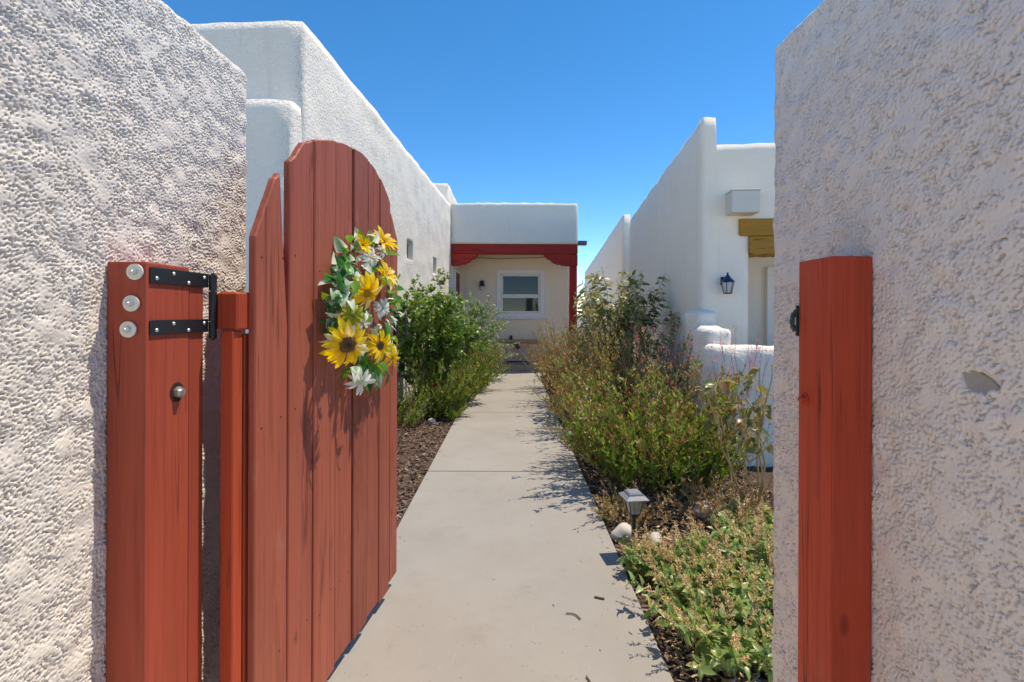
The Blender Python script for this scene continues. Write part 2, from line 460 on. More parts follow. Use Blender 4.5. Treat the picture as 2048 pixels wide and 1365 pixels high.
# ------------------------------------------------------------------ near garden walls (real plaster relief)
CELL = 0.002
N = 640
f1 = field(N, CELL, 0.0056, 0.0125, 11, (0.72, 1.4)); f2 = field(N, CELL, 0.0042, 0.0080, 12, (0.85, 1.2)); f3 = field(N, CELL, 0.05, 0.5, 13); f4 = field(N, CELL, 0.07, 0.4, 14); f5 = field(N, CELL, 0.02, 0.07, 15)
def relief(amp, pit, seed_shift, lines=0.5, dent=None):
    def d(u, v):
        u0, v0 = u, v
        u = u + seed_shift; w = (u * 0.78 - v * 0.62); z = (v * 0.78 + u * 0.62)
        a = sample(f1, CELL, w, z); b = sample(f2, CELL, w, z); c = sample(f3, CELL, u, v); e = sample(f4, CELL, v * 1.03, u * 0.97); g = sample(f5, CELL, u, v); h = sample(f5, CELL, z * 1.1 + 0.4, w * 0.8)
        rough = 1 / (1 + np.exp(-(e + 1.45) * 2.4))              # trowelled smooth patches
        s = a * 0.68 + b * 0.58 + g * 0.30 + pit + (1 - rough) * 1.1
        pits = -1 / (1 + np.exp(np.clip(s * 7.0, -40, 40)))    # flat tops, sharp sunk pits
        ln = -np.exp(-((h + 0.25 * a) / 0.13) ** 2) * np.clip(e * 0.8 + g * 0.6 - 0.35, 0, 1) * lines    # torn drag marks
        near = np.clip((u0 - 0.40) / 0.06, 0, 1)                # the part behind the camera keeps only the material's fine relief
        r = (amp * np.minimum(pits, ln) + 0.0003 * (0.25 + rough) * b + 0.00035 * a) * near + 0.0014 * c * near
        if dent is not None:
            q = ((u0 - dent[0]) / dent[2]) ** 2 + ((v0 - dent[1]) / dent[3]) ** 2 + 0.22 * g + 0.10 * a
            m = 1 / (1 + np.exp(np.clip((q - 1) * 9, -40, 40)))
            r = r * (1 - 0.7 * m) - 0.008 * m
        return r
    return d
ZT = 2.165
def near_wall(name, x0, x1, yend, face, fn, label, step):
    zz = np.concatenate([lin(-0.05, 0.16, 0.03)[:-1], lin(0.16, ZT, step)])
    ys = np.concatenate([lin(-2.4, 0.40, 0.07)[:-1], lin(0.40, 0.72, 0.0045)[:-1], lin(0.72, yend, step)])
    xs = lin(x0, x1, 0.004)
    faces = ('X' if face > 0 else 'x') + 'YZ'
    V = adobe(xs, ys, zz, 0.028, fn, faces)
    root = empty(name, ((x0 + x1) / 2, 0.4, -0.05))
    tag(root, label, 'wall')
    p = obj('plaster_face', V, M['stucco_near'], root); p.matrix_parent_inverse = Matrix.Translation(-root.location)
    xb = x0 if face > 0 else x1
    core = box_mesh(min(xb, xb + face * (x1 - x0 - 0.03)), max(xb, xb + face * (x1 - x0 - 0.03)), -2.42, yend - 0.03, -0.05, ZT - 0.03)
    c = obj('wall_core', core, M['stucco_near'], root); c.matrix_parent_inverse = Matrix.Translation(-root.location)
    return root
near_wall('garden_wall', -1.12, -0.90, 1.625, 1, relief(0.0066, 0.70, 0.0, 1.0), 'rough sunlit stucco garden wall that carries the hinge post of the red gate', 0.0023)
near_wall('garden_wall', 0.79, 1.01, 1.452, -1, relief(0.0095, 0.90, 0.71, 0.55, (0.79 * 950 / 932, EYE - (762 - 627) / FPX * (0.79 * 950 / 932), 0.031, 0.020)), 'shaded stucco garden wall with a chipped patch beside the plain red latch post', 0.0026)

# grey repair patch in the right-hand wall
def patch_mesh():
    pts = [(-0.052, 0.020), (-0.030, 0.026), (0.0, 0.022), (0.030, 0.010), (0.050, -0.006), (0.040, -0.022), (0.018, -0.030), (-0.010, -0.028), (-0.034, -0.016)]
    bm = bmesh.new()
    c = bm.verts.new((0, 0, -0.004))
    ring = [bm.verts.new((p[0] * 0.62, p[1] * 0.75, 0.001 * random.random())) for p in pts]
    ring2 = [bm.verts.new((p[0] * 0.66, p[1] * 0.8, -0.012)) for p in pts]
    n = len(pts)
    for i in range(n):
        bm.faces.new((c, ring[i], ring[(i + 1) % n])); bm.faces.new((ring[i], ring2[i], ring2[(i + 1) % n], ring[(i + 1) % n]))
    return bm_mesh(bm)
M['mortar'] = m_stucco('mortar_patch', (0.36, 0.345, 0.32), 260, 0.002, 0.6, 0.1)
pm = obj('mortar_patch', patch_mesh(), M['mortar'])
pp = at(1955, 762, 0.79 * 950 / 932)
pm.matrix_world = Matrix.Translation((0.7932, pp.y, pp.z)) @ Matrix(((0, 0, -1, 0), (-1, 0, 0, 0), (0, 1, 0, 0), (0, 0, 0, 1)))
tag(pm, 'small grey mortar patch on the shaded stucco wall', 'mortar patch')

# ------------------------------------------------------------------ plastered houses
def soft(amp, seed, cell=0.05, l0=0.3, l1=3.0):
    F = field(256, cell, l0, l1, seed)
    return lambda u, v: amp * sample(F, cell, u + 3, v + 5)
RES = 0.09

# --- house on the left, with porch
ang = math.atan2(0.37, 7.01)
house = empty('adobe_house', (-1.807, 4.09, -0.06), -ang)
tag(house, 'white stucco house with red porch beam and post at the end of the path', 'house')
Z0 = 0.0; GZ = 0.06          # house empty stands at ground; local z = world z + 0.06
wl_ = obj('wall', adobe(lin(-6, 0, RES * 2), lin(0, 8.6, RES), lin(0, 3.885 + GZ, RES), 0.04, soft(0.005, 21)), M['stucco'], house)
bpy.context.view_layer.update()
def wall_y(px):   # distance along the wall at photo column px
    k = (px - 1023) / FPX
    d = (-1.807 - 4.09 * 0.0528) / (k - 0.0528)
    return (d - 4.09) / math.cos(ang), d
wins = []
for (pa, pb, ta, tb, bb) in ((812, 824, 482, 488, 523), (865, 871, 514, 518, 549)):
    ya, da = wall_y(pa); yb, db = wall_y(pb)
    wins.append((ya, yb, EYE - (bb - 627) / FPX * db + GZ, EYE - (ta - 627) / FPX * da + GZ))
cut(wl_, [(-0.10, 0.3, w[0], w[1], w[2], w[3]) for w in wins])
for w in wins:
    g = obj('window', box_mesh(-0.095, -0.075, w[0] + 0.002, w[1] - 0.002, w[2] + 0.002, w[3] - 0.002), M['glass_block'], house)
obj('front_ledge', adobe(lin(-6, -0.004, RES * 2), lin(-0.20, 0.4, RES), lin(0, 3.12 + GZ, RES), 0.05, soft(0.008, 22)), M['stucco'], house)
def world_part(name, me, m, parent=house, smooth=False):
    o = obj(name, me, m, parent, smooth)
    o.matrix_parent_inverse = parent.matrix_basis.inverted(); return o
world_part('rear_block', adobe(lin(-5, -1.74, RES * 2), lin(12.8, 17.5, RES * 2), lin(3.0, 4.86, RES), 0.045, soft(0.01, 23)), M['stucco'])
world_part('porch_parapet', adobe(lin(-1.46, 1.545, RES), lin(11.1, 12.75, RES), lin(2.975, 3.945, RES * 0.7), 0.07, soft(0.006, 24)), M['stucco'])
world_part('porch_ceiling', box_mesh(-1.46, 1.50, 11.2, 12.6, 2.955, 2.99), M['stucco_porch'])
pw = world_part('porch_wall', adobe(lin(-1.55, 1.50, RES), lin(12.35, 12.75, RES), lin(0, 3.2, RES), 0.02, soft(0.003, 25)), M['stucco_porch'])
wx0, wx1 = (992 - 1023) / FPX * 12.35, (1088 - 1023) / FPX * 12.35
wz0, wz1 = EYE - (635 - 627) / FPX * 12.35, EYE + (627 - 540) / FPX * 12.35
cut(pw, [(wx0 + 0.06, wx1 - 0.06, 12.2, 12.47, wz0 + 0.06, wz1 - 0.06)])
# porch window: casing, sashes, panes
win = world_part('window', box_mesh(wx0 + 0.062, wx1 - 0.062, 12.455, 12.469, wz0 + 0.062, wz1 - 0.062), M['dark_metal'])
def frame_bars(x0, x1, z0, z1, y0, y1, w, bev=0.004):
    bm = bmesh.new()
    for (a, b, c, d) in ((x0, x1, z1 - w, z1), (x0, x1, z0, z0 + w), (x0, x0 + w, z0 + w + .001, z1 - w - .001), (x1 - w, x1, z0 + w + .001, z1 - w - .001)):
        add_box(bm, ((a + b) / 2, (y0 + y1) / 2, (c + d) / 2), (b - a, y1 - y0, d - c), bevel=bev)
    return bm_mesh(bm)
def sub(name, me, m, parent, root=house):
    o = obj(name, me, m, parent); o.matrix_parent_inverse = (root.matrix_basis).inverted(); return o
# parent chain: house -> window; both already expressed in world space through the inverse
def world_sub(name, me, m, parent):
    o = obj(name, me, m, parent)
    bpy.context.view_layer.update()
    o.matrix_parent_inverse = parent.matrix_world.inverted(); return o
world_sub('frame', frame_bars(wx0, wx1, wz0, wz1, 12.315, 12.46, 0.115), M['white_paint'], win)
zm = EYE - (592 - 627) / FPX * 12.35
world_sub('sash', frame_bars(wx0 + 0.117, wx1 - 0.117, zm - 0.01, wz1 - 0.117, 12.375, 12.41, 0.05), M['white_paint'], win)
world_sub('sash', frame_bars(wx0 + 0.117, wx1 - 0.117, wz0 + 0.117, zm - 0.012, 12.345, 12.373, 0.045), M['white_paint'], win)
world_sub('pane', box_mesh(wx0 + 0.16, wx1 - 0.16, 12.39, 12.396, zm + 0.03, wz1 - 0.16), M['glass'], win)
world_sub('pane', box_mesh(wx0 + 0.16, wx1 - 0.16, 12.357, 12.363, wz0 + 0.155, zm - 0.05), M['glass'], win)
world_sub('sill', box_mesh(wx0 - 0.02, wx1 + 0.02, 12.29, 12.345, wz0 - 0.045, wz0 - 0.002, 0.004), M['white_paint'], win)
# beam, corbels, post
world_part('beam', box_mesh(-1.425, 1.535, 11.12, 11.36, 2.745, 2.970, 0.012), M['beam_red'])
def corbel(sx, xa):
    p = [(0, 0), (0.62, 0), (0.60, -0.05), (0.56, -0.055), (0.54, -0.10), (0.46, -0.13), (0.40, -0.19), (0.30, -0.235), (0.22, -0.235), (0.20, -0.26), (0.06, -0.27), (0, -0.27)]
    bm = extrude_poly([(xa + sx * a, 2.742 + c) for a, c in p], 0.20, bevel=0.004)
    bmesh.ops.translate(bm, vec=(0, 11.14, 0), verts=bm.verts)
    return bm_mesh(bm)
world_part('corbel', corbel(1, -1.42), M['beam_red'])
world_part('corbel', corbel(-1, 1.36), M['beam_red'])
bm = bmesh.new(); add_cyl(bm, (1.445, 11.24, 0.0), (1.445, 11.24, 2.45), 0.10, 0.092, 20)
add_box(bm, (1.445, 11.24, 2.60), (0.185, 0.19, 0.28), bevel=0.01)
world_part('porch_post', bm_mesh(bm), M['post_red'])
# porch floor step
bm = bmesh.new()
world_part('porch_floor', box_mesh(-1.55, 1.75, 11.16, 12.5, -0.1, 0.135, 0.012, 2), m_stucco('porch_slab', (0.20, 0.195, 0.19), 90, 0.002, 0.4, 0.06))
for i in range(4):
    world_part('step_block', box_mesh(-1.55 + i * 0.78, -1.55 + i * 0.78 + 0.768, 11.125, 11.162, -0.1, 0.128, 0.008, 1), M['brick_step'])
# low bench against the porch wall
world_part('bench_base', box_mesh(-0.75, 0.72, 12.02, 12.34, 0.12, 0.60, 0.015), M['stucco_tan'])
world_part('bench_top', box_mesh(-0.78, 0.76, 11.98, 12.345, 0.602, 0.67, 0.012), m_plain('bench_board', (0.42, 0.26, 0.15), 0.7, 0, 0.3, 8, 0.15))
# door beside the porch, conduit, sconce, scupper
dw = empty('door', (0, 0, 0)); dw.parent = house
xd = -1.39
for nm, me, mm in (('door_frame', box_mesh(xd - 0.05, xd + 0.035, 11.42, 12.27, 0.14, 2.42, 0.004), M['white_paint']), ('door_panel', box_mesh(xd - 0.03, xd + 0.045, 11.50, 12.19, 0.15, 2.34, 0.004), M['door_red'])):
    world_part(nm, me, mm)
bpy.data.objects.remove(dw)
world_part('side_wall', box_mesh(-1.75, xd, 11.25, 12.4, -0.05, 2.96), M['stucco_porch'])
def tube(pts, r, n=6):
    bm = bmesh.new()
    for a, b in zip(pts[:-1], pts[1:]): add_cyl(bm, a, b, r, r, n)
    return bm_mesh(bm)
world_part('conduit', tube([(-1.18, 12.33, 2.94), (-1.18, 12.33, 0.7)], 0.012), M['stucco_porch'])
world_part('cable', tube([at(930, 515, 12.30), at(1000, 518, 12.30), at(1060, 516, 12.30), at(1120, 513, 12.3)], 0.008), M['cable'])
sc = at(963, 572, 12.3)
sr = world_part('porch_lamp', box_mesh(sc.x - 0.05, sc.x + 0.05, 12.30, 12.345, sc.z - 0.08, sc.z + 0.10, 0.01), M['dark_metal'])
bm = bmesh.new(); add_cyl(bm, (sc.x, 12.22, sc.z - 0.02), (sc.x, 12.22, sc.z + 0.09), 0.075, 0.045, 8); add_cyl(bm, (sc.x, 12.22, sc.z + 0.09), (sc.x, 12.22, sc.z + 0.14), 0.085, 0.01, 8)
world_sub('hood', bm_mesh(bm), M['dark_metal'], sr)
world_sub('shade', cyl_mesh((sc.x, 12.22, sc.z - 0.13), (sc.x, 12.22, sc.z - 0.021), 0.045, 0.07, 8), M['frost'], sr)
s0 = at(1157, 483, 11.3)
bm = bmesh.new()
for (cx, cz, w, h) in ((s0.x + 0.09, s0.z - 0.05, 0.22, 0.012),):
    add_box(bm, (cx, 11.5, cz), (w, 0.20, h))
add_box(bm, (s0.x + 0.09, 11.405, s0.z - 0.01), (0.22, 0.01, 0.09)); add_box(bm, (s0.x + 0.09, 11.595, s0.z - 0.01), (0.22, 0.01, 0.09))
world_part('roof_scupper', bm_mesh(bm), M['grey_metal'])
# socket and tool leaning on the bench
bk = at(1021, 676, 12.33); world_part('outlet_box', box_mesh(bk.x - 0.035, bk.x + 0.035, 12.28, 12.345, bk.z - 0.06, bk.z + 0.06, 0.006), M['dark_metal'])
brush = empty('scrub_brush', (at(1056, 722, 11.9).x, 11.85, 0.135)); tag(brush, 'long handled scrub brush leaning on the porch bench', 'brush')
h0 = at(1056, 720, 11.85); h1 = at(1036, 697, 11.97)
o = obj('handle', tube([h0, h1], 0.012), M['washer'], brush); o.matrix_parent_inverse = Matrix.Translation(-brush.location)
bm = bmesh.new(); add_box(bm, (0, 0, 0), (0.09, 0.10, 0.17), rot=Matrix.Rotation(R(-38), 3, 'Y'), bevel=0.02, seg=2); bmesh.ops.translate(bm, vec=h1 + Vector((-0.04, 0, 0.06)), verts=bm.verts)
o = obj('brush_head', bm_mesh(bm), m_plain('bristle', (0.10, 0.085, 0.05), 0.9, 0, 0.2, 60, 0.3, 0.01), brush); o.matrix_parent_inverse = Matrix.Translation(-brush.location)
hs = [at(1000, 724, 11.75), at(1012, 722, 11.8), at(1030, 723, 11.85), at(1050, 721, 11.8), at(1070, 722, 11.75), at(1088, 723, 11.7)]
for p in hs: p.z = 0.148
tag(obj('garden_hose', tube(hs, 0.012), M['dark_metal']), 'thin black hose lying along the porch floor', 'hose')

# --- neighbour house on the right
ang2 = math.atan2(0.63, 5.8)
nb = empty('adobe_house', (2.05, 5.15, -0.06), -ang2)
tag(nb, 'neighbouring white stucco house with blue lantern and timber lintel', 'house')
def stepped(xw, x1, y1, z1, zw, r, seed, res):
    """body whose outer wall rises above the roof as a thin wing wall"""
    me = adobe(np.concatenate([lin(0, xw, xw / 5), lin(xw + 0.006, x1, res)]), lin(0, y1, res), lin(0, z1, res), r, soft(0.004, seed))
    co = np.empty(len(me.vertices) * 3, dtype=np.float32); me.vertices.foreach_get('co', co); co = co.reshape(-1, 3)
    k = np.clip((co[:, 2] - (z1 - 0.5)) / 0.5, 0, 1) * (co[:, 0] <= xw + 0.003)
    co[:, 2] += k * (zw - z1); me.vertices.foreach_set('co', co.ravel()); me.update(); return me
nw = obj('wall', stepped(0.150, 5.5, 5.75, 3.20 + GZ, 3.505 + GZ, 0.05, 31, RES), M['stucco_warm'], nb)
bpy.context.view_layer.update()
cut(nw, [(0.487, 1.95, -0.5, 0.95, -0.5, 2.36 + GZ)])
# timber lintel
def ragged_beam(x0, x1, z0, z1, y0, y1, endcut):
    pts = [(x0, z1), (x0, z0 + endcut), (x0 + endcut * 1.2, z0)]
    n = 7
    for i in range(1, n): pts.append((x0 + endcut * 1.2 + (x1 - x0 - endcut * 1.2) * i / n, z0 + random.uniform(-0.006, 0.010)))
    pts += [(x1, z0), (x1, z1)]
    bm = extrude_poly(pts, y1 - y0, bevel=0.006); bmesh.ops.translate(bm, vec=(0, y0, 0), verts=bm.verts); return bm_mesh(bm)
obj('lintel', ragged_beam(0.385, 2.05, 2.185 + GZ, 2.368 + GZ, -0.035, 0.30, 0.02), M['lintel'], nb)
obj('lintel', ragged_beam(0.489, 0.86, 1.985 + GZ, 2.183 + GZ, -0.025, 0.28, 0.03), M['lintel'], nb)
bx = obj('vent_box', box_mesh(0.25, 0.53, -0.20, 0.02, 2.405 + GZ, 2.63 + GZ, 0.008, 2), M['offwhite'], nb)
obj('lid', box_mesh(0.242, 0.538, -0.206, 0.018, 2.631 + GZ, 2.645 + GZ, 0.003), M['offwhite'], bx)
# blue lantern
lp = Vector((0.235, -0.005, 1.645 + GZ)); LS = 0.70; L0 = len(bpy.data.objects)
lt = obj('lantern', box_mesh(lp.x - 0.05, lp.x + 0.03, -0.03, 0.01, lp.z + 0.02, lp.z + 0.15, 0.012, 2), M['blue_metal'], nb)
bm = bmesh.new()
bmesh.ops.create_cone(bm, cap_ends=True, segments=6, radius1=0.105, radius2=0.035, depth=0.075, matrix=Matrix.Translation((lp.x + 0.015, -0.13, lp.z + 0.10)))
bmesh.ops.create_cone(bm, cap_ends=True, segments=6, radius1=0.040, radius2=0.012, depth=0.045, matrix=Matrix.Translation((lp.x + 0.015, -0.13, lp.z + 0.158)))
bmesh.ops.create_uvsphere(bm, u_segments=8, v_segments=6, radius=0.016, matrix=Matrix.Translation((lp.x + 0.015, -0.13, lp.z + 0.195)))
add_cyl(bm, (lp.x - 0.01, -0.02, lp.z + 0.11), (lp.x + 0.01, -0.10, lp.z + 0.15), 0.012)
obj('hood', bm_mesh(bm), M['blue_metal'], lt)
bm = bmesh.new()
c = Vector((lp.x + 0.015, -0.13, lp.z))
for k in range(6):
    a = math.pi / 3 * k
    add_cyl(bm, c + Vector((0.092 * math.cos(a), 0.092 * math.sin(a), 0.062)), c + Vector((0.058 * math.cos(a), 0.058 * math.sin(a), -0.105)), 0.006, n=5)
bmesh.ops.create_cone(bm, cap_ends=True, segments=6, radius1=0.060, radius2=0.064, depth=0.014, matrix=Matrix.Translation(c + Vector((0, 0, -0.110))))
obj('cage', bm_mesh(bm), M['blue_metal'], lt)
bm = bmesh.new(); bmesh.ops.create_cone(bm, cap_ends=True, segments=6, radius1=0.053, radius2=0.084, depth=0.155, matrix=Matrix.Translation(c + Vector((0, 0, -0.022))))
obj('glass', bm_mesh(bm), M['frost'], lt)
# front door in the recess
for o in (lt, *lt.children):
    for v_ in o.data.vertices: v_.co = Vector((lp.x, 0, lp.z)) + (v_.co - Vector((lp.x, 0, lp.z))) * LS
dr = obj('front_door', box_mesh(1.15, 1.90, 0.90, 0.94, 0.0, 1.86 + GZ, 0.004), M['white_paint'], nb)
obj('door_frame', frame_bars(1.035, 1.95, -0.2, 1.94 + GZ, 0.87, 0.945, 0.11), M['white_paint'], dr)
obj('panel', box_mesh(1.22, 1.80, 0.885, 0.902, 1.10, 1.74, 0.01), M['white_paint'], dr)
obj('panel', box_mesh(1.22, 1.80, 0.885, 0.902, 0.25, 1.00, 0.01), M['white_paint'], dr)

# --- stepped courtyard wall
cw = empty('courtyard_wall', (2.0, 4.5, -0.06)); tag(cw, 'low stepped white stucco courtyard wall in front of the blue lantern', 'wall')
def cpart(name, xs, ys, zs, r, seed):
    o = obj(name, adobe(lin(*xs, 0.05), lin(*ys, 0.05), lin(*zs, 0.05), r, soft(0.008, seed)), M['stucco'], cw)
    o.matrix_parent_inverse = Matrix.Translation(-cw.location); return o
cpart('low_wall', (1.79, 4.2), (4.30, 4.53), (-0.06, 1.065), 0.07, 41)
cpart('step_wall', (1.83, 2.08), (4.45, 4.86), (-0.06, 1.225), 0.07, 42)
cpart('step_wall', (1.875, 2.105), (4.80, 5.22), (-0.06, 1.378), 0.07, 43)

# --- next house along the row
h2 = empty('adobe_house', (2.86, 12.3, -0.06), -math.atan2(1.7, 17.7))
tag(h2, 'farther white stucco house whose long blank wall continues the row', 'house')
obj('wall', stepped(0.19, 7, 17.6, 3.55, 4.0, 0.05, 51, 0.2), M['stucco_warm'], h2)
# --- pale wall far behind, low on the horizon
fw = obj('boundary_wall', adobe(lin(-6, 14, 0.5), lin(40, 40.3, 0.15), lin(-0.1, 1.25, 0.2), 0.05, soft(0.01, 53)), M['stucco'])
tag(fw, 'distant low white boundary wall glimpsed beyond the porch post', 'wall')

# ------------------------------------------------------------------ gate posts
def wedge_post(x0, x1, y0, y1, z1, chips=0, seed=1):
    rr = random.Random(seed)
    bm = bmesh.new()
    add_box(bm, ((x0 + x1) / 2, (y0 + y1) / 2, z1 / 2 - 0.03), (x1 - x0, y1 - y0, z1 + 0.06), bevel=0.0045, seg=2)
    return bm
hp = empty('gate_post', (-0.855, 1.15, -0.06)); tag(hp, 'red painted hinge post with washers and black straps bolted to the sunlit wall', 'gate post', 'gate posts')
def hpart(name, me, m, parent=None, smooth=False):
    par = parent or hp
    o = obj(name, me, m, par, smooth); bpy.context.view_layer.update(); o.matrix_parent_inverse = par.matrix_world.inverted(); return o
X_IN = -0.811
hpart('timber', bm_mesh(wedge_post(-0.8985, X_IN, 1.052, 1.194, 1.462)), M['post_wood'])
hpart('timber', bm_mesh(wedge_post(-0.8985, X_IN - 0.002, 1.197, 1.252, 1.448)), M['post_wood'])
# washers and lag bolts on the front
for (wx, wy) in ((270, 547), (263, 610), (257, 662)):
    p = at(wx, wy, 1.05)
    w = hpart('washer', cyl_mesh(p, p + Vector((0, -0.004, 0)), 0.0178, n=28), M['washer'])
    bm = bmesh.new(); add_cyl(bm, p + Vector((0, -0.004, 0)), p + Vector((0, -0.012, 0)), 0.0075, n=6); add_cyl(bm, p + Vector((0, -0.011, 0)), p + Vector((0, -0.0145, 0)), 0.0045, 0.003, n=10)
    hpart('bolt_head', bm_mesh(bm), M['zinc'], w)
# nut on the inner face, over a flat disc painted dark as recess shade
p = at(353, 787, 1.15); p.x = X_IN
bm = bmesh.new(); add_cyl(bm, p, p + Vector((0.0012, 0, 0)), 0.0235, n=24); shade_disc = hpart('recess_shade_disc', bm_mesh(bm), m_plain('recess_shade', (0.03, 0.008, 0.005), 0.9))
bm = bmesh.new(); add_cyl(bm, p + Vector((0.001, 0, 0)), p + Vector((0.011, 0, 0)), 0.0135, n=6); add_cyl(bm, p + Vector((0.01, 0, 0)), p + Vector((0.017, 0, 0)), 0.0075, n=14)
hpart('nut', bm_mesh(bm), M['zinc'], shade_disc)

# hinge: two straps on the post, barrel, block
hg = hp
def gpart(name, me, m, parent=None):
    par = parent or hg
    o = obj(name, me, m, par); bpy.context.view_layer.update(); o.matrix_parent_inverse = par.matrix_world.inverted(); return o
for (ya, yb, pxa) in ((539, 569, 297), (646, 674, 297)):
    d0 = -X_IN * FPX / (1023 - pxa)
    zt = EYE - (ya - 629) / FPX * d0 + 0.001; zb = EYE - (yb - 627) / FPX * d0
    st = gpart('hinge_strap', box_mesh(X_IN + 0.0005, X_IN + 0.0045, d0, 1.262, zb, zt, 0.001), M['black_iron'])
    for k, (fy, fz) in enumerate(((0.09, 0.32), (0.36, 0.72), (0.62, 0.22), (0.92, 0.70))):
        y = d0 + (1.262 - d0) * fy; z = zb + (zt - zb) * fz
        gpart('screw', cyl_mesh((X_IN + 0.0045, y, z), (X_IN + 0.0068, y, z), 0.0046, 0.003, n=12), M['zinc'], st)
bm = bmesh.new()
xb, yb_ = X_IN + 0.012, 1.268
zhi = EYE + (627 - 552) / FPX * 1.268; zlo = EYE - (680 - 627) / FPX * 1.268
zs = [zhi, zhi - 0.044, zlo + 0.046, zlo]
for a, b in zip(zs[:-1], zs[1:]): add_cyl(bm, (xb, yb_, a - 0.0008), (xb, yb_, b + 0.0008), 0.0098, n=16)
add_cyl(bm, (xb, yb_, zhi + 0.004), (xb, yb_, zlo - 0.004), 0.005, n=10)
gpart('hinge_barrel', bm_mesh(bm), M['black_iron'])

# latch post on the right
lpst = empty('gate_post', (0.745, 1.1, -0.06)); tag(lpst, 'plain red latch post with splits and one painted bolt on the shaded wall', 'gate post', 'gate posts')
def lpart(name, me, m, parent=None):
    par = parent or lpst
    o = obj(name, me, m, par); bpy.context.view_layer.update(); o.matrix_parent_inverse = par.matrix_world.inverted(); return o
bm = bmesh.new()
add_box(bm, (0.7435, 1.098, 0.71), (0.089, 0.122, 1.54), bevel=0.0045, seg=2)
for v in bm.verts:
    if v.co.z > 1.4: v.co.z += -0.002
lpart('timber', bm_mesh(bm), M['post_wood_r'])
p = at(1606, 797, 1.13); p.x = 0.699
bm = bmesh.new(); add_cyl(bm, p, p - Vector((0.003, 0, 0)), 0.015, n=20); wsh = lpart('washer', bm_mesh(bm), M['post_wood_r'])
bm = bmesh.new(); add_cyl(bm, p - Vector((0.003, 0, 0)), p - Vector((0.012, 0, 0)), 0.0095, n=6); add_cyl(bm, p - Vector((0.012, 0, 0)), p - Vector((0.017, 0, 0)), 0.006, 0.004, n=10); lpart('bolt_head', bm_mesh(bm), M['post_wood_r'], wsh)
p = at(1591, 640, 1.162)
bm = bmesh.new()
add_box(bm, (0.72, 1.163, p.z), (0.05, 0.004, 0.075), bevel=0.001)
pts = [Vector((0.702, 1.165, p.z + 0.026)), Vector((0.694, 1.168, p.z + 0.020)), Vector((0.690, 1.17, p.z + 0.004)), Vector((0.691, 1.17, p.z - 0.012)), Vector((0.696, 1.168, p.z - 0.026))]
for a, b in zip(pts[:-1], pts[1:]): add_cyl(bm, a, b, 0.006, 0.005, 8)
lpart('latch_catch', bm_mesh(bm), M['verdigris'])

# ------------------------------------------------------------------ the gate
GO = Vector((-0.705, 1.305, 0.045)); GA = math.atan2(1.104, 0.150)
gate = empty('garden_gate', (GO.x, GO.y, 0.0), GA)
tag(gate, 'arched red plank gate standing open with a sunflower swag hung on it', 'gate')
GM = Matrix.Translation((GO.x, GO.y, 0)) @ Matrix.Rotation(GA, 4, 'Z')
gd = Vector((math.cos(GA), math.sin(GA), 0)); gn = Vector((math.sin(GA), -math.cos(GA), 0))
def gate_uv(px, py, n):
    k = (px - 1023) / FPX
    bx_, by_ = GO.x + n * gn.x, GO.y + n * gn.y
    u = (k * by_ - bx_) / (gd.x - k * gd.y)
    d = by_ + u * gd.y
    return u, EYE - (py - 627) / FPX * d
arch_u = [0.00, 0.14, 0.185, 0.23, 0.33, 0.42, 0.53, 0.65, 0.77, 0.86, 0.93, 1.01, 1.08, 1.12]
arch_v = [1.560, 1.800, 1.840, 1.900, 1.945, 1.975, 2.000, 2.008, 1.990, 1.945, 1.890, 1.800, 1.700, 1.64]
def arch(u): return float(np.interp(u, arch_u, arch_v))
edges = [0.0, 0.152, 0.298, 0.443, 0.583, 0.710, 0.835, 0.955, 1.075]
for i in range(8):
    a = edges[i] + (0, .003, .0035, .004, .003, .004, .002, .003)[i]; b = edges[i + 1] - (.004, .004, .0015, .005, .0025, .002, .004, .002)[i]
    if i == 1: a += 0.004
    if i == 7: a += 0.022
    ya = (0.0, 0.004, 0.001, 0.005, -0.001, 0.004, 0.0, 0.010)[i]
    z0 = 0.045 + (0.0, 0.004, -0.003, 0.006, 0.0, 0.008, -0.004, 0.012)[i]
    n = 9
    top = []
    for k in range(n + 1):
        u = b + (a - b) * k / n
        top.append((u, arch(u) - (0.02 if i == 0 and k < 2 else 0) + random.uniform(-0.002, 0.002)))
    sh = (-0.018 if i == 0 else (0.004 if i == 1 else random.uniform(-0.004, 0.004)))   # lean of the board's top
    pts = [(a, z0), (b, z0)] + ([(b, 1.30)] if i == 0 else []) + [(u + (-0.040 * ((u - a) / (b - a)) if i == 0 else sh * (v / 1.9)), v - (0.018 * (u - a) / (b - a) if i == 0 else 0)) for u, v in top]
    bm = extrude_poly(pts, 0.023, bevel=0.0035)
    bmesh.ops.translate(bm, vec=(0, ya, 0), verts=bm.verts)
    pk = obj('plank', bm_mesh(bm), M['gate_wood'], gate)
    # nail heads, two per rail
    for zr in (0.33, 1.02, 1.50):
        for uu in (a + 0.03, b - 0.03):
            if random.random() < 0.75:
                q = Vector((uu + random.uniform(-0.008, 0.008), ya, zr + random.uniform(-0.03, 0.03)))
                obj('nail', cyl_mesh(q, q + Vector((0, -0.0008, 0)), 0.003, n=8), M['dark_metal'], pk)
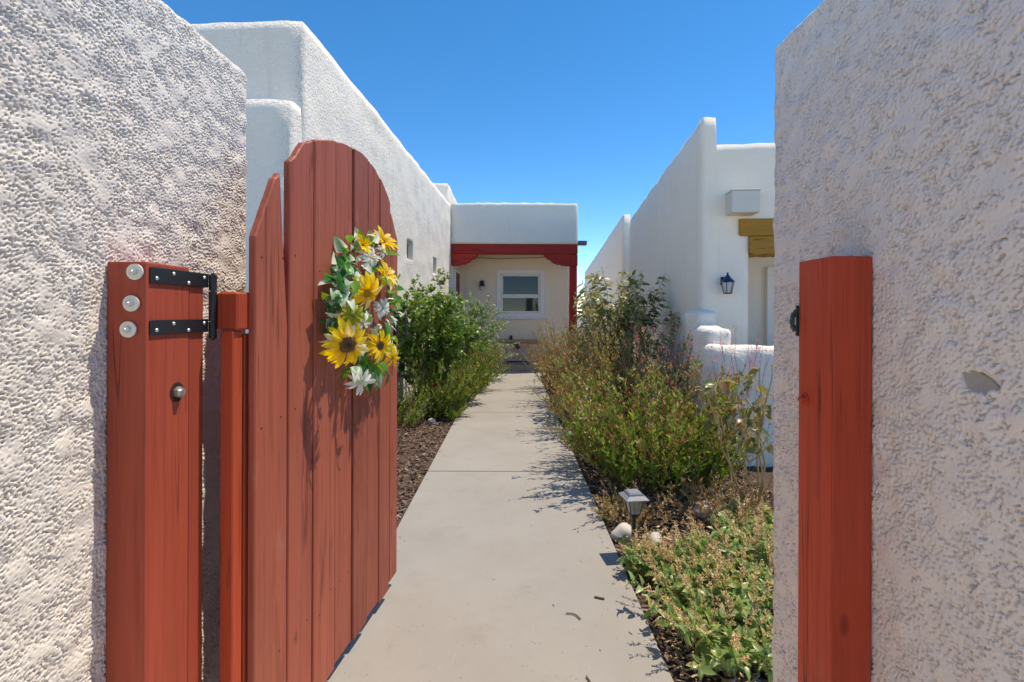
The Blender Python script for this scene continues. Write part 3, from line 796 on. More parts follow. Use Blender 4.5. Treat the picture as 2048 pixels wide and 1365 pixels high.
# frame on the back: stiles, rails, brace
obj('stile', box_mesh(-0.050, -0.012, 0.028, 0.066, 0.06, 1.300, 0.003), M['frame_wood'], gate)
obj('stile', box_mesh(-0.006, 0.085, 0.028, 0.064, 0.06, 1.29, 0.003), M['frame_wood'], gate)
obj('stile', box_mesh(0.985, 1.07, 0.036, 0.070, 0.06, 1.66, 0.003), M['frame_wood'], gate)
for z in (0.30, 0.98, 1.46):
    obj('rail', box_mesh(0.088, 0.982, 0.036, 0.070, z, z + 0.09, 0.003), M['frame_wood'], gate)
bm = bmesh.new(); L = math.hypot(0.80, 0.50); add_box(bm, (0.53, 0.085, 0.68), (L, 0.025, 0.085), rot=Matrix.Rotation(-math.atan2(0.5, 0.8), 3, 'Y'), bevel=0.003)
obj('brace', bm_mesh(bm), M['frame_wood'], gate)
bm = bmesh.new()
zb1 = EYE + (627 - 587) / FPX * 1.29; zb0 = EYE - (662 - 627) / FPX * 1.29
add_box(bm, (-0.012, 0.050, (zb1 + zb0) / 2), (0.066, 0.062, zb1 - zb0), bevel=0.005)
add_box(bm, (-0.026, 0.087, (zb1 + zb0) / 2), (0.036, 0.010, zb1 - zb0 - 0.004), bevel=0.003)
obj('hinge_block', bm_mesh(bm), M['frame_wood'], gate)
# thumb latch near the free edge
u, v = gate_uv(796, 655, 0.01)
u = min(u, 1.04)
lt = obj('latch', box_mesh(u - 0.012, u + 0.012, -0.006, 0.009, v - 0.085, v + 0.075, 0.002), M['black_iron'], gate)
bm = bmesh.new()
pts = [Vector((u, -0.006, v + 0.045)), Vector((u, -0.045, v + 0.038)), Vector((u, -0.052, v - 0.01)), Vector((u, -0.045, v - 0.06)), Vector((u, -0.006, v - 0.07))]
for a, b in zip(pts[:-1], pts[1:]): add_cyl(bm, a, b, 0.005, n=8)
obj('handle', bm_mesh(bm), M['black_iron'], lt)
obj('thumb_piece', box_mesh(u - 0.009, u + 0.009, -0.05, -0.004, v + 0.056, v + 0.061, 0.001), M['black_iron'], lt)

# ------------------------------------------------------------------ foliage tools
def basis(d, roll):
    """k leaf frames: column y = d (unit), random roll about it"""
    d = d / np.linalg.norm(d, axis=1, keepdims=True)
    up = np.tile(np.array([0., 0., 1.]), (len(d), 1)); flat = np.abs(d[:, 2]) > 0.95; up[flat] = (1, 0, 0)
    x = np.cross(d, up); x /= np.linalg.norm(x, axis=1, keepdims=True)
    z = np.cross(x, d)
    c, s = np.cos(roll)[:, None], np.sin(roll)[:, None]
    x2 = x * c + z * s; z2 = -x * s + z * c
    return np.stack([x2, d, z2], 2)

def leaf_tpl(w=0.35, fold=0.12, curl=0.15):
    V = np.array([[0, 0, 0], [-w / 2, 0.38, fold * w], [0, 0.45, 0], [w / 2, 0.38, fold * w], [-w * 0.32, 0.75, fold * w * 0.6 - curl * 0.4], [0, 0.78, -curl * 0.45], [w * 0.32, 0.75, fold * w * 0.6 - curl * 0.4], [0, 1, -curl]])
    F = np.array([[0, 2, 1, 1], [0, 3, 2, 2], [1, 2, 5, 4], [2, 3, 6, 5], [4, 5, 7, 7], [5, 6, 7, 7]])
    T = np.array([[0, 2, 1], [0, 3, 2], [1, 2, 5], [1, 5, 4], [2, 3, 6], [2, 6, 5], [4, 5, 7], [5, 6, 7]])
    return V, T
def small_tpl(w=0.4, fold=0.15):
    return np.array([[0, 0, 0], [-w / 2, 0.5, fold * w], [w / 2, 0.5, fold * w], [0, 1, -0.05]]), np.array([[0, 3, 1], [0, 2, 3]])
TPL_LEAF = leaf_tpl(); TPL_WIDE = leaf_tpl(0.6, 0.15, 0.22); TPL_SMALL = small_tpl(); TPL_NARROW = small_tpl(0.32); TPL_BROAD = leaf_tpl(0.5, 0.2, 0.3)

class Cloud:
    def __init__(s): s.V = []; s.T = []; s.C = []; s.n = 0
    def add(s, tpl, P, D, size, col, roll=None):
        k = len(P)
        if k == 0: return
        V, T = tpl
        if roll is None: roll = rng.uniform(-1.2, 1.2, k)
        B = basis(D, roll)
        size = np.asarray(size).reshape(-1, 1, 1) * np.ones((k, 1, 1))
        W = np.einsum('kij,vj->kvi', B, V) * size + P[:, None, :]
        s.V.append(W.reshape(-1, 3)); s.C.append(np.repeat(col, len(V), axis=0))
        s.T.append((T[None] + (np.arange(k) * len(V))[:, None, None]).reshape(-1, 3) + s.n)
        s.n += k * len(V)
    def tubes(s, L, r0, r1, col, sides=3):
        """L: (k, m, 3) polylines"""
        k, m, _ = L.shape
        t = np.gradient(L, axis=1); t /= np.linalg.norm(t, axis=2, keepdims=True) + 1e-9
        a = np.cross(t, np.array([0.31, 0.95, 0.05])); a /= np.linalg.norm(a, axis=2, keepdims=True) + 1e-9
        b = np.cross(t, a)
        rad = (np.asarray(r0).reshape(-1, 1) * (1 - np.linspace(0, 1, m)) + np.asarray(r1).reshape(-1, 1) * np.linspace(0, 1, m)) * np.ones((k, 1))
        ring = []
        for j in range(sides):
            an = 2 * math.pi * j / sides
            ring.append(L + (a * math.cos(an) + b * math.sin(an)) * rad[..., None])
        W = np.stack(ring, 2)                                   # k,m,sides,3
        idx = np.arange(k * m * sides).reshape(k, m, sides)
        tri = []
        for j in range(sides):
            j2 = (j + 1) % sides
            A = idx[:, :-1, j].ravel(); B = idx[:, 1:, j].ravel(); Cc = idx[:, 1:, j2].ravel(); Dd = idx[:, :-1, j2].ravel()
            tri += [np.stack([A, B, Cc], 1), np.stack([A, Cc, Dd], 1)]
        s.V.append(W.reshape(-1, 3)); s.T.append(np.concatenate(tri) + s.n); s.n += k * m * sides
        s.C.append(np.repeat(np.asarray(col).reshape(-1, 3) * np.ones((k, 1)), m * sides, axis=0))
    def build(s, name, m, parent=None, kind='stuff', smooth=False):
        me = np_mesh(np.concatenate(s.V), np.concatenate(s.T), name, np.concatenate(s.C))
        o = obj(name, me, m, parent, smooth)
        if parent is not None: o.matrix_parent_inverse = parent.matrix_basis.inverted()
        if kind: o['kind'] = kind
        return o

TINT = 1.45
def pal(cols, k, jit=0.18, w=None):
    cols = np.array(cols, dtype=float)
    cols = cols * TINT
    i = rng.choice(len(cols), k, p=None if w is None else np.array(w) / sum(w))
    return np.clip(cols[i] * rng.uniform(1 - jit, 1 + jit, (k, 1)) * rng.uniform(1 - jit * 0.3, 1 + jit * 0.3, (k, 3)), 0.004, 0.95)

def stems_from(base, n, h, spread, lean=(0, 0), bend=0.25, m=10, root=0.06, hvar=0.3, wob=0.02, up=0.0):
    """n curved stems fanning out of a root patch: (n, m, 3)"""
    t = np.linspace(0, 1, m)[None, :, None]
    az = rng.uniform(0, 2 * math.pi, n); rr = np.sqrt(rng.uniform(0, 1, n))
    p0 = np.stack([base[0] + root * rr * np.cos(az), base[1] + root * rr * np.sin(az), np.full(n, base[2] if len(base) > 2 else -0.03)], 1)
    ht = h * rng.uniform(1 - hvar, 1, n)
    out = spread * rr * rng.uniform(0.75, 1.1, n)
    end = np.stack([out * np.cos(az) + lean[0], out * np.sin(az) + lean[1], ht], 1)
    dirv = end[:, None, :]
    L = p0[:, None, :] + dirv * t
    L[..., 2] += (bend * ht)[:, None] * (np.sin(np.pi * t[..., 0]) * 0.35)
    w = np.cumsum(rng.normal(0, wob, (n, m, 3)), axis=1); w -= w[:, :1]; w[..., 2] *= 0.4
    return L + w

def along(L, per, t0=0.15, t1=1.0, bias=1.0):
    """sample points + tangents along polylines"""
    k, m, _ = L.shape
    t = t0 + (t1 - t0) * rng.uniform(0, 1, (k, per)) ** bias
    f = t * (m - 1); i = np.minimum(f.astype(int), m - 2); a = (f - i)[..., None]
    r = np.arange(k)[:, None]
    P = L[r, i] * (1 - a) + L[r, i + 1] * a
    T = L[r, i + 1] - L[r, i]; T /= np.linalg.norm(T, axis=2, keepdims=True) + 1e-9
    return P.reshape(-1, 3), T.reshape(-1, 3), t.reshape(-1)

def twigs(L, per, length, t0=0.25, t1=0.98, m=5, upw=0.4, spreadk=1.0, bias=1.0):
    P, T, t = along(L, per, t0, t1, bias)
    k = len(P)
    rnd = rng.normal(0, 1, (k, 3)); rnd -= T * np.sum(rnd * T, 1, keepdims=True); rnd /= np.linalg.norm(rnd, axis=1, keepdims=True) + 1e-9
    D = T * 0.6 + rnd * spreadk + np.array([0, 0, upw]); D /= np.linalg.norm(D, axis=1, keepdims=True)
    ln = length * rng.uniform(0.4, 1.1, k) * (1.15 - 0.5 * t)
    s = np.linspace(0, 1, m)[None, :, None]
    W = P[:, None] + D[:, None] * s * ln[:, None, None]
    W[..., 2] += (0.15 * ln)[:, None] * s[..., 0] ** 2 * rng.uniform(-1, 1, k)[:, None]
    return W

def leaf_dirs(T, out=0.9, up=0.2):
    k = len(T)
    rnd = rng.normal(0, 1, (k, 3)); rnd -= T * np.sum(rnd * T, 1, keepdims=True); rnd /= np.linalg.norm(rnd, axis=1, keepdims=True) + 1e-9
    return T * (1 - out * 0.5) + rnd * out + np.array([0, 0, up])

def plant_root(name, base, label, cat, group=None):
    r = empty(name, (base[0], base[1], -0.03)); tag(r, label, cat, group); return r

VAR = {}
def leaf_parts(root, tpl, key, P, D, size, cols, material, cap=300):
    """large leaves one can pick apart: each its own object (shared meshes per tint)"""
    k = min(cap, len(P))
    near = np.argsort(P[:, 1])[:k]
    nv = len(cols)
    V, T = tpl
    for j in range(nv):
        if (key, j) not in VAR:
            me = np_mesh(V, T, 'leaf', np.repeat(np.clip(np.array([cols[j]]) * TINT, 0, 0.9), len(V), axis=0)); me.materials.append(material); VAR[(key, j)] = me
    B = basis(D, rng.uniform(-1.2, 1.2, len(P)))
    inv = root.matrix_basis.inverted()
    for n_, i in enumerate(near):
        o = bpy.data.objects.new('leaf', VAR[(key, int(rng.integers(nv)))]); COL.objects.link(o); o.parent = root
        m4 = Matrix(B[i].tolist()).to_4x4()
        o.matrix_parent_inverse = inv
        o.matrix_basis = Matrix.Translation(P[i].tolist()) @ m4 @ Matrix.Scale(float(size[i]), 4)
    mask = np.ones(len(P), bool); mask[near] = False
    return mask

GREEN = [(0.088, 0.150, 0.027), (0.122, 0.198, 0.036), (0.066, 0.120, 0.026), (0.165, 0.230, 0.050)]
SAGE = [(0.15, 0.20, 0.11), (0.19, 0.235, 0.15), (0.11, 0.165, 0.08), (0.22, 0.26, 0.18)]
FRESH = [(0.125, 0.200, 0.028), (0.170, 0.245, 0.034), (0.085, 0.150, 0.024), (0.24, 0.28, 0.07)]
DRY = [(0.33, 0.23, 0.11), (0.26, 0.16, 0.075), (0.40, 0.30, 0.17), (0.22, 0.12, 0.06)]
RUST = [(0.21, 0.085, 0.035), (0.27, 0.13, 0.05), (0.16, 0.065, 0.03), (0.30, 0.18, 0.08)]

def stem_pal(cols, k, per, jit=0.25, mixk=0.7):
    """each stem keeps its own tint; some leaves stray"""
    own = np.repeat(pal(cols, k, 0.42), per, axis=0); stray = pal(cols, k * per, jit)
    pick = rng.uniform(0, 1, (k * per, 1)) < mixk
    return np.where(pick, own * rng.uniform(0.8, 1.2, (k * per, 1)), stray)

# --- rounded leafy bushes
def bush(name, base, h, rad, label, cat, n=26, per=9, tl=0.28, lper=16, leaf=0.045, tpl=TPL_LEAF, cols=GREEN, w=None, lean=(0, 0), group=None, flowers=None, t0=0.2, stemcol=(0.12, 0.085, 0.05), bend=0.5):
    root = plant_root(name, base, label, cat, group)
    L = stems_from(base, n, h, rad, lean, bend, root=0.12, hvar=0.45, wob=0.018)
    W = twigs(L, per, tl, t0, 1.0)
    st = Cloud(); st.tubes(L, 0.007, 0.002, [stemcol]); st.tubes(W, 0.0022, 0.0009, [stemcol]); st.build('stems', M['stem'], root)
    c = Cloud()
    P, T, t = along(W, lper, 0.1, 1.0)
    c.add(tpl, P, leaf_dirs(T, 0.9, 0.25), leaf * rng.uniform(0.55, 1.15, len(P)), pal(cols, len(P), 0.25, w))
    P, T, t = along(L, lper, 0.35, 1.0)
    c.add(tpl, P, leaf_dirs(T, 0.9, 0.25), leaf * rng.uniform(0.55, 1.15, len(P)), pal(cols, len(P), 0.25, w))
    c.build('foliage', M['leaf'], root)
    if flowers:
        f = Cloud(); P, T, t = along(W, flowers[0], 0.8, 1.0)
        keep = rng.uniform(0, 1, len(P)) < flowers[2]; P = P[keep]; T = T[keep]
        for q in range(3): f.add(TPL_SMALL, P + rng.normal(0, 0.004, P.shape), leaf_dirs(T, 1.0, 0.3), flowers[1], pal(flowers[3], len(P), 0.2))
        f.build('flowers', M['petal'], root)
    return root

# --- upright many-stemmed sub-shrubs with seed spikes
def spiky(name, base, h, rad, label, cat, n=90, lean=(0, 0), lcols=FRESH, tcols=RUST, leaf=0.032, lper=22, tper=14, split=0.55, tpl=TPL_NARROW, group=None, red=0.0, redcol=[(0.45, 0.02, 0.03)], rootr=0.18, tleaf=0.5, side=3, stemcol=(0.17, 0.10, 0.05), bend=0.15, hvar=0.6):
    root = plant_root(name, base, label, cat, group)
    L = stems_from(base, n, h, rad, lean, bend, root=rootr, hvar=hvar, wob=0.012)
    W = twigs(L, side, h * 0.22, 0.2, 0.9, upw=0.9, spreadk=0.6)
    st = Cloud(); st.tubes(L, 0.0028, 0.0009, [stemcol]); st.tubes(W, 0.0014, 0.0006, [stemcol]); st.build('stems', M['stem'], root)
    c = Cloud()
    P, T, t = along(L, lper, 0.05, split + 0.15, 0.8)
    c.add(tpl, P, leaf_dirs(T, 0.7, 0.35), leaf * rng.uniform(0.35, 1.35, len(P)), stem_pal(lcols, len(L), lper))
    P, T, t = along(W, max(5, lper // 3), 0.1, 0.9)
    c.add(tpl, P, leaf_dirs(T, 0.7, 0.3), leaf * 0.8 * rng.uniform(0.6, 1.2, len(P)), pal(lcols, len(P), 0.25))
    c.build('foliage', M['leaf'], root)
    c = Cloud()
    P, T, t = along(L, tper, split, 1.0)
    c.add(TPL_SMALL, P, leaf_dirs(T, 0.6, 0.4), leaf * tleaf * rng.uniform(0.5, 1.2, len(P)), stem_pal(tcols, len(L), tper))
    P, T, t = along(W, tper // 2, 0.55, 1.0)
    c.add(TPL_SMALL, P, leaf_dirs(T, 0.6, 0.4), leaf * tleaf * rng.uniform(0.5, 1.2, len(P)), pal(tcols, len(P), 0.25))
    c.build('seed_heads', M['leaf_dry'], root)
    if red > 0:
        P, T, t = along(L, 5, 0.6, 1.0); keep = rng.uniform(0, 1, len(P)) < red; P = P[keep]; T = T[keep]
        f = Cloud()
        for q in range(4): f.add(TPL_SMALL, P + rng.normal(0, 0.007, P.shape), leaf_dirs(T, 1.0, 0.0), 0.022 * rng.uniform(0.7, 1.2, len(P)), pal(redcol, len(P), 0.25))
        f.build('flowers', M['petal'], root)
    return root

# left bed
bush('leafy_shrub', (-1.22, 6.75), 1.62, 0.62, 'tall glossy green shrub against the house wall behind the open gate', 'shrub', n=48, per=13, lper=17, leaf=0.066, tpl=TPL_WIDE, cols=GREEN + [(0.13, 0.18, 0.04)], lean=(0.10, 0))
bush('leafy_shrub', (-1.18, 6.9), 1.95, 0.28, 'loose high sprigs rising from the green shrub beneath the small windows', 'shrub', n=12, per=10, lper=13, leaf=0.06, tpl=TPL_WIDE, cols=GREEN, lean=(-0.05, 0), t0=0.5)
bush('grey_shrub', (-0.92, 8.7), 1.68, 0.66, 'silvery grey-green fine leaved shrub beside the porch window', 'shrub', n=50, per=13, tl=0.3, lper=17, leaf=0.058, tpl=TPL_LEAF, cols=SAGE + GREEN[:2], lean=(0.12, 0.0))
bush('grey_shrub', (-0.66, 9.7), 0.85, 0.42, 'low silvery shrub spilling over the path edge near the porch step', 'shrub', n=28, per=9, tl=0.22, lper=14, leaf=0.055, cols=SAGE, lean=(0.18, 0.0))
for (bx_, by_, hh, rr, ln, lab) in ((-0.98, 6.25, 0.88, 0.42, (0.16, 0), 'upright salvia with rusty seed stems at the corner of the bare mulch'),
                              (-0.78, 7.25, 0.95, 0.36, (0.20, 0), 'leaning salvia with brown seed stems overhanging the walk beside the green shrub'),
                              (-0.72, 8.3, 0.90, 0.36, (0.22, 0), 'reddish brown salvia leaning over the walk below the silvery shrub')):
    spiky('salvia_plant', (bx_, by_), hh, rr, lab, 'plant', n=95, lean=ln, group='salvias in the narrow bed', lcols=FRESH + GREEN, tcols=RUST[:2] + [(0.30, 0.22, 0.10), (0.24, 0.22, 0.08)] + FRESH[:2], leaf=0.052, red=0.05, lper=26)
spiky('ground_plant', (-0.80, 6.15), 0.26, 0.22, 'low fresh green clump at the mulch edge under the salvias', 'plant', n=70, lcols=FRESH, tcols=FRESH, leaf=0.03, lper=16, tper=6, rootr=0.12)
spiky('ground_plant', (-1.30, 5.75), 0.40, 0.30, 'small pale green clump beside the open gate latch', 'plant', n=60, lcols=FRESH + SAGE[:1], tcols=RUST[:2] + FRESH, leaf=0.034, lper=16, tper=6, rootr=0.14)
spiky('salvia_plant', (-1.42, 6.1), 0.72, 0.30, 'pale green salvia between the gate edge and the house wall', 'plant', n=60, lcols=FRESH + SAGE, tcols=FRESH + RUST[:1], leaf=0.036, group='salvias in the narrow bed')

# right bed: tall large-leaved shrub
base = (1.46, 6.5)
root = plant_root('tall_shrub', base, 'tall shrub with big drooping olive leaves and dry seed plumes', 'shrub')
L = stems_from(base, 46, 1.98, 0.60, (0.05, 0), 0.25, root=0.2, hvar=0.32, wob=0.015)
W = twigs(L, 5, 0.22, 0.35, 0.98, upw=0.5)
st = Cloud(); st.tubes(L, 0.006, 0.002, [(0.26, 0.18, 0.09)]); st.tubes(W, 0.0022, 0.001, [(0.26, 0.18, 0.09)]); st.build('stems', M['stem'], root)
P, T, t = along(L, 34, 0.40, 0.98); P2, T2, t2 = along(W, 5, 0.2, 1.0)
P = np.concatenate([P, P2]); T = np.concatenate([T, T2])
D = leaf_dirs(T, 0.8, -0.75)
sz = 0.125 * rng.uniform(0.55, 1.15, len(P))
OL = [(0.10, 0.125, 0.036), (0.13, 0.155, 0.055), (0.20, 0.19, 0.08), (0.34, 0.29, 0.15), (0.42, 0.35, 0.21), (0.085, 0.115, 0.035), (0.27, 0.24, 0.11)]
rest = leaf_parts(root, TPL_LEAF, 'olive', P, D, sz, OL, M['leaf'], 300)
c = Cloud(); c.add(TPL_LEAF, P[rest], D[rest], sz[rest], pal(OL, int(rest.sum()), 0.2)); c.build('foliage', M['leaf'], root)
c = Cloud(); P, T, t = along(L, 26, 0.86, 1.0); c.add(TPL_SMALL, P + rng.normal(0, 0.02, P.shape), leaf_dirs(T, 0.8, 0.4), 0.026, pal(DRY, len(P), 0.2))
P, T, t = along(L, 26, 0.10, 0.55); c.add(TPL_LEAF, P, leaf_dirs(T, 0.9, -0.3), 0.055 * rng.uniform(0.5, 1.2, len(P)), pal(DRY + RUST, len(P), 0.2)); c.build('dry_plumes', M['leaf_dry'], root)

for (bx_, by_, hh, rr, ln, rd, lab) in ((0.98, 7.2, 1.38, 0.48, (-0.10, 0), 0.55, 'red flowered sage spilling toward the walk in front of the tall olive shrub'),
                                        (0.92, 8.4, 1.12, 0.45, (-0.08, 0), 0.25, 'sparse red sage between the tall olive shrub and the porch post'),
                                        (1.42, 5.4, 1.25, 0.55, (0.0, 0), 0.30, 'rusty seeding sage filling the middle of the sunny bed'),
                                        (1.02, 5.3, 1.00, 0.50, (-0.12, 0), 0.25, 'yellowing sage leaning onto the walk behind the big green clump')):
    spiky('sage_plant', (bx_, by_), hh, rr, lab, 'plant', n=120, lean=ln, group='sages in the wide bed', lcols=FRESH[:3] + [(0.20, 0.17, 0.05), (0.24, 0.17, 0.07), (0.16, 0.13, 0.04)], tcols=RUST[:2] + DRY + DRY + FRESH[:2], leaf=0.046, red=rd * 0.6, rootr=0.24, lper=20, tper=22, tleaf=0.6, split=0.45)
spiky('sage_plant', (1.12, 3.80), 1.02, 0.56, 'big fresh green sage clump behind the square garden lamp', 'plant', n=190, lean=(0.02, 0), group='sages in the wide bed', lcols=FRESH + GREEN[:2] + [(0.22, 0.20, 0.07)], tcols=RUST + DRY[:3] + FRESH[:1], leaf=0.058, lper=28, tper=20, tleaf=0.55, split=0.5, red=0.06, rootr=0.30, side=4)
spiky('sage_plant', (1.42, 3.72), 0.55, 0.26, 'bright green low sage at the foot of the dying shrub', 'plant', n=70, group='sages in the wide bed', lcols=FRESH, tcols=FRESH + DRY[:1], leaf=0.05, rootr=0.14)
spiky('sage_plant', (0.86, 4.35), 0.62, 0.34, 'low brownish sage reaching over the walk beside the big green clump', 'plant', n=90, lean=(-0.16, -0.05), group='sages in the wide bed', lcols=FRESH + [(0.22, 0.18, 0.05)], tcols=RUST + DRY, leaf=0.034, rootr=0.16)
spiky('sage_plant', (1.62, 4.02), 0.72, 0.36, 'half dry sage in front of the stepped courtyard wall', 'plant', n=80, group='sages in the wide bed', lcols=FRESH[:2] + DRY[:2], tcols=RUST + DRY, leaf=0.032, rootr=0.2)
spiky('wild_grass', (0.98, 9.6), 0.85, 0.42, 'brown wispy seed stalks near the small path light', 'plant', n=80, lcols=[(0.16, 0.17, 0.06)] + DRY[:1], tcols=RUST, leaf=0.03, lper=10, rootr=0.3)
bush('grey_shrub', (1.38, 8.9), 1.05, 0.30, 'small blue-green shrub at the foot of the red porch post', 'shrub', n=16, per=7, tl=0.2, lper=12, leaf=0.05, tpl=TPL_WIDE, cols=SAGE + GREEN[:1])
for (bx_, by_, hh, rr, nn, lab) in ((1.22, 6.0, 1.55, 0.42, 60, 'straw coloured tall seed stalks in front of the olive shrub'), (1.62, 5.0, 1.30, 0.36, 46, 'tall dry tan stalks between the olive shrub and the pink wands'), (0.92, 6.4, 1.20, 0.30, 40, 'thin dry stalks beside the walk ahead of the olive shrub')):
    spiky('dry_stalk_plant', (bx_, by_), hh, rr, lab, 'plant', n=nn, group='dry stalks in the wide bed', lcols=[(0.20, 0.19, 0.07), (0.28, 0.24, 0.11), (0.14, 0.17, 0.05)], tcols=DRY + [(0.45, 0.36, 0.22)], leaf=0.055, lper=18, tper=26, tleaf=0.5, split=0.5, rootr=0.22, stemcol=(0.30, 0.22, 0.12), hvar=0.45)
spiky('dry_stalk_plant', (1.36, 3.16), 0.30, 0.26, 'low straw tangle around the upright white stone', 'plant', n=90, group='dry stalks in the wide bed', lcols=DRY, tcols=DRY, leaf=0.035, lper=8, tper=10, rootr=0.22, stemcol=(0.36, 0.27, 0.15))
spiky('dry_stalk_plant', (0.80, 3.12), 0.22, 0.18, 'low brown tangle behind the square garden lamp', 'plant', n=50, group='dry stalks in the wide bed', lcols=DRY + FRESH[:1], tcols=DRY, leaf=0.035, lper=10, tper=8, rootr=0.14, stemcol=(0.30, 0.20, 0.10))
# pink wispy flowers
def wispy(base, h, rad, n, label):
    root = plant_root('pink_gaura', base, label, 'plant', 'pink wands by the courtyard wall')
    L = stems_from(base, n, h, rad, (0.05, 0), 0.1, root=0.16, hvar=0.3, wob=0.012)
    W = twigs(L, 3, 0.30, 0.4, 0.85, upw=1.0, spreadk=0.45)
    st = Cloud(); st.tubes(L, 0.0026, 0.001, [(0.34, 0.27, 0.20)]); st.tubes(W, 0.0013, 0.0006, [(0.28, 0.15, 0.12)]); st.build('stems', M['stem'], root)
    f = Cloud()
    P, T, t = along(L, 10, 0.62, 1.0); P2, T2, t2 = along(W, 4, 0.5, 1.0)
    P = np.concatenate([P, P2]); T = np.concatenate([T, T2])
    keep = rng.uniform(0, 1, len(P)) < 0.45; P = P[keep]; T = T[keep]
    for q in range(4): f.add(TPL_SMALL, P + rng.normal(0, 0.006, P.shape), leaf_dirs(T, 1.0, 0.1), 0.020 * rng.uniform(0.6, 1.2, len(P)), pal([(0.52, 0.13, 0.17), (0.60, 0.22, 0.25), (0.42, 0.08, 0.10), (0.30, 0.14, 0.10)], len(P), 0.2))
    f.build('flowers', M['petal'], root)
    c = Cloud(); P, T, t = along(L, 10, 0.03, 0.5); c.add(TPL_NARROW, P, leaf_dirs(T, 0.7, 0.2), 0.035, pal(FRESH + DRY, len(P))); c.build('foliage', M['leaf'], root)
wispy((1.62, 4.75), 1.40, 0.38, 26, 'tall pink flowered wands against the stepped courtyard wall')
wispy((1.92, 4.12), 1.35, 0.30, 22, 'pink flowered wands in front of the low courtyard wall top')

# dying shrub beside the shaded wall's end, big leaves
base = (1.66, 3.22)
root = plant_root('dying_shrub', base, 'dying bare-stemmed shrub with a few big yellowing leaves at the wall end', 'shrub')
L = stems_from(base, 7, 1.14, 0.24, (-0.06, 0.0), 0.1, root=0.05, hvar=0.35, wob=0.02)
W = twigs(L, 3, 0.22, 0.4, 0.95, upw=0.4)
st = Cloud(); st.tubes(L, 0.008, 0.003, [(0.42, 0.30, 0.15)], 6); st.tubes(W, 0.003, 0.0015, [(0.46, 0.38, 0.26)], 4); st.build('stems', M['stem'], root, kind=None, smooth=True)
P, T, t = along(L, 6, 0.55, 1.0); P2, T2, t2 = along(W, 4, 0.3, 1.0); P = np.concatenate([P, P2]); T = np.concatenate([T, T2])
leaf_parts(root, TPL_BROAD, 'dying', P, leaf_dirs(T, 0.8, -0.9), 0.095 * rng.uniform(0.5, 1.2, len(P)), [(0.13, 0.135, 0.035), (0.21, 0.17, 0.05), (0.25, 0.17, 0.07), (0.09, 0.11, 0.03), (0.20, 0.11, 0.04), (0.30, 0.24, 0.13)], M['leaf'], 300)

# foreground herb clumps with tan spikes
def herb(base, h, rad, n, label, cap):
    root = plant_root('herb_plant', base, label, 'plant', 'seeding herbs beside the walk')
    L = stems_from(base, n, h, rad, (0, 0), 0.45, root=rad * 0.45, hvar=0.45, wob=0.010)
    st = Cloud(); st.tubes(L, 0.0022, 0.001, [(0.24, 0.20, 0.09)])
    S2 = L[rng.uniform(0, 1, len(L)) < 0.75]
    Ssp = stems_from(base, int(n * 0.8), h * 1.7, rad * 1.08, (0, 0), 0.15, root=rad * 0.5, hvar=0.35, wob=0.006)
    st.tubes(Ssp, 0.0016, 0.0008, [(0.36, 0.25, 0.12)]); st.build('stems', M['stem'], root)
    P, T, t = along(L, 24, 0.2, 1.0)
    D = leaf_dirs(T, 1.0, 0.15); sz = 0.050 * rng.uniform(0.5, 1.2, len(P))
    cols = [(0.16, 0.24, 0.075), (0.21, 0.28, 0.10), (0.12, 0.20, 0.055), (0.25, 0.31, 0.13), (0.10, 0.165, 0.05), (0.30, 0.30, 0.10)]
    rest = leaf_parts(root, TPL_BROAD, 'herb', P, D, sz, cols, M['leaf'], cap)
    c = Cloud(); c.add(TPL_BROAD, P[rest], D[rest], sz[rest], pal(cols, int(rest.sum()), 0.22))
    c.build('foliage', M['leaf'], root)
    c = Cloud()
    P, T, t = along(Ssp, 26, 0.62, 1.0)
    for q in range(2): c.add(TPL_SMALL, P + rng.normal(0, 0.004, P.shape), leaf_dirs(T, 0.9, 0.4), 0.012 * rng.uniform(0.7, 1.3, len(P)), pal([(0.46, 0.33, 0.19), (0.55, 0.42, 0.26), (0.36, 0.23, 0.11), (0.50, 0.36, 0.18)], len(P), 0.2))
    P, T, t = along(L, 5, 0.05, 0.4); c.add(TPL_LEAF, P, leaf_dirs(T, 0.9, -0.4), 0.05, pal(DRY, len(P), 0.2))
    c.build('seed_spikes', M['leaf_dry'], root)
herb((0.90, 1.98), 0.17, 0.26, 85, 'leafy pale green herb with tan seed spikes next to the walk and wall end', 300)
herb((0.92, 2.36), 0.15, 0.20, 50, 'tan seeding herb clump between the lamp and the leafy pale herb', 200)
herb((0.715, 2.49), 0.14, 0.09, 30, 'small tan seeding herb hiding the foot of the square lamp', 60)
herb((1.26, 2.42), 0.20, 0.28, 70, 'green herb clump with golden spikes tucked behind the shaded wall', 200)
herb((1.52, 2.92), 0.16, 0.20, 26, 'dry golden herb clump among pale stones', 150)

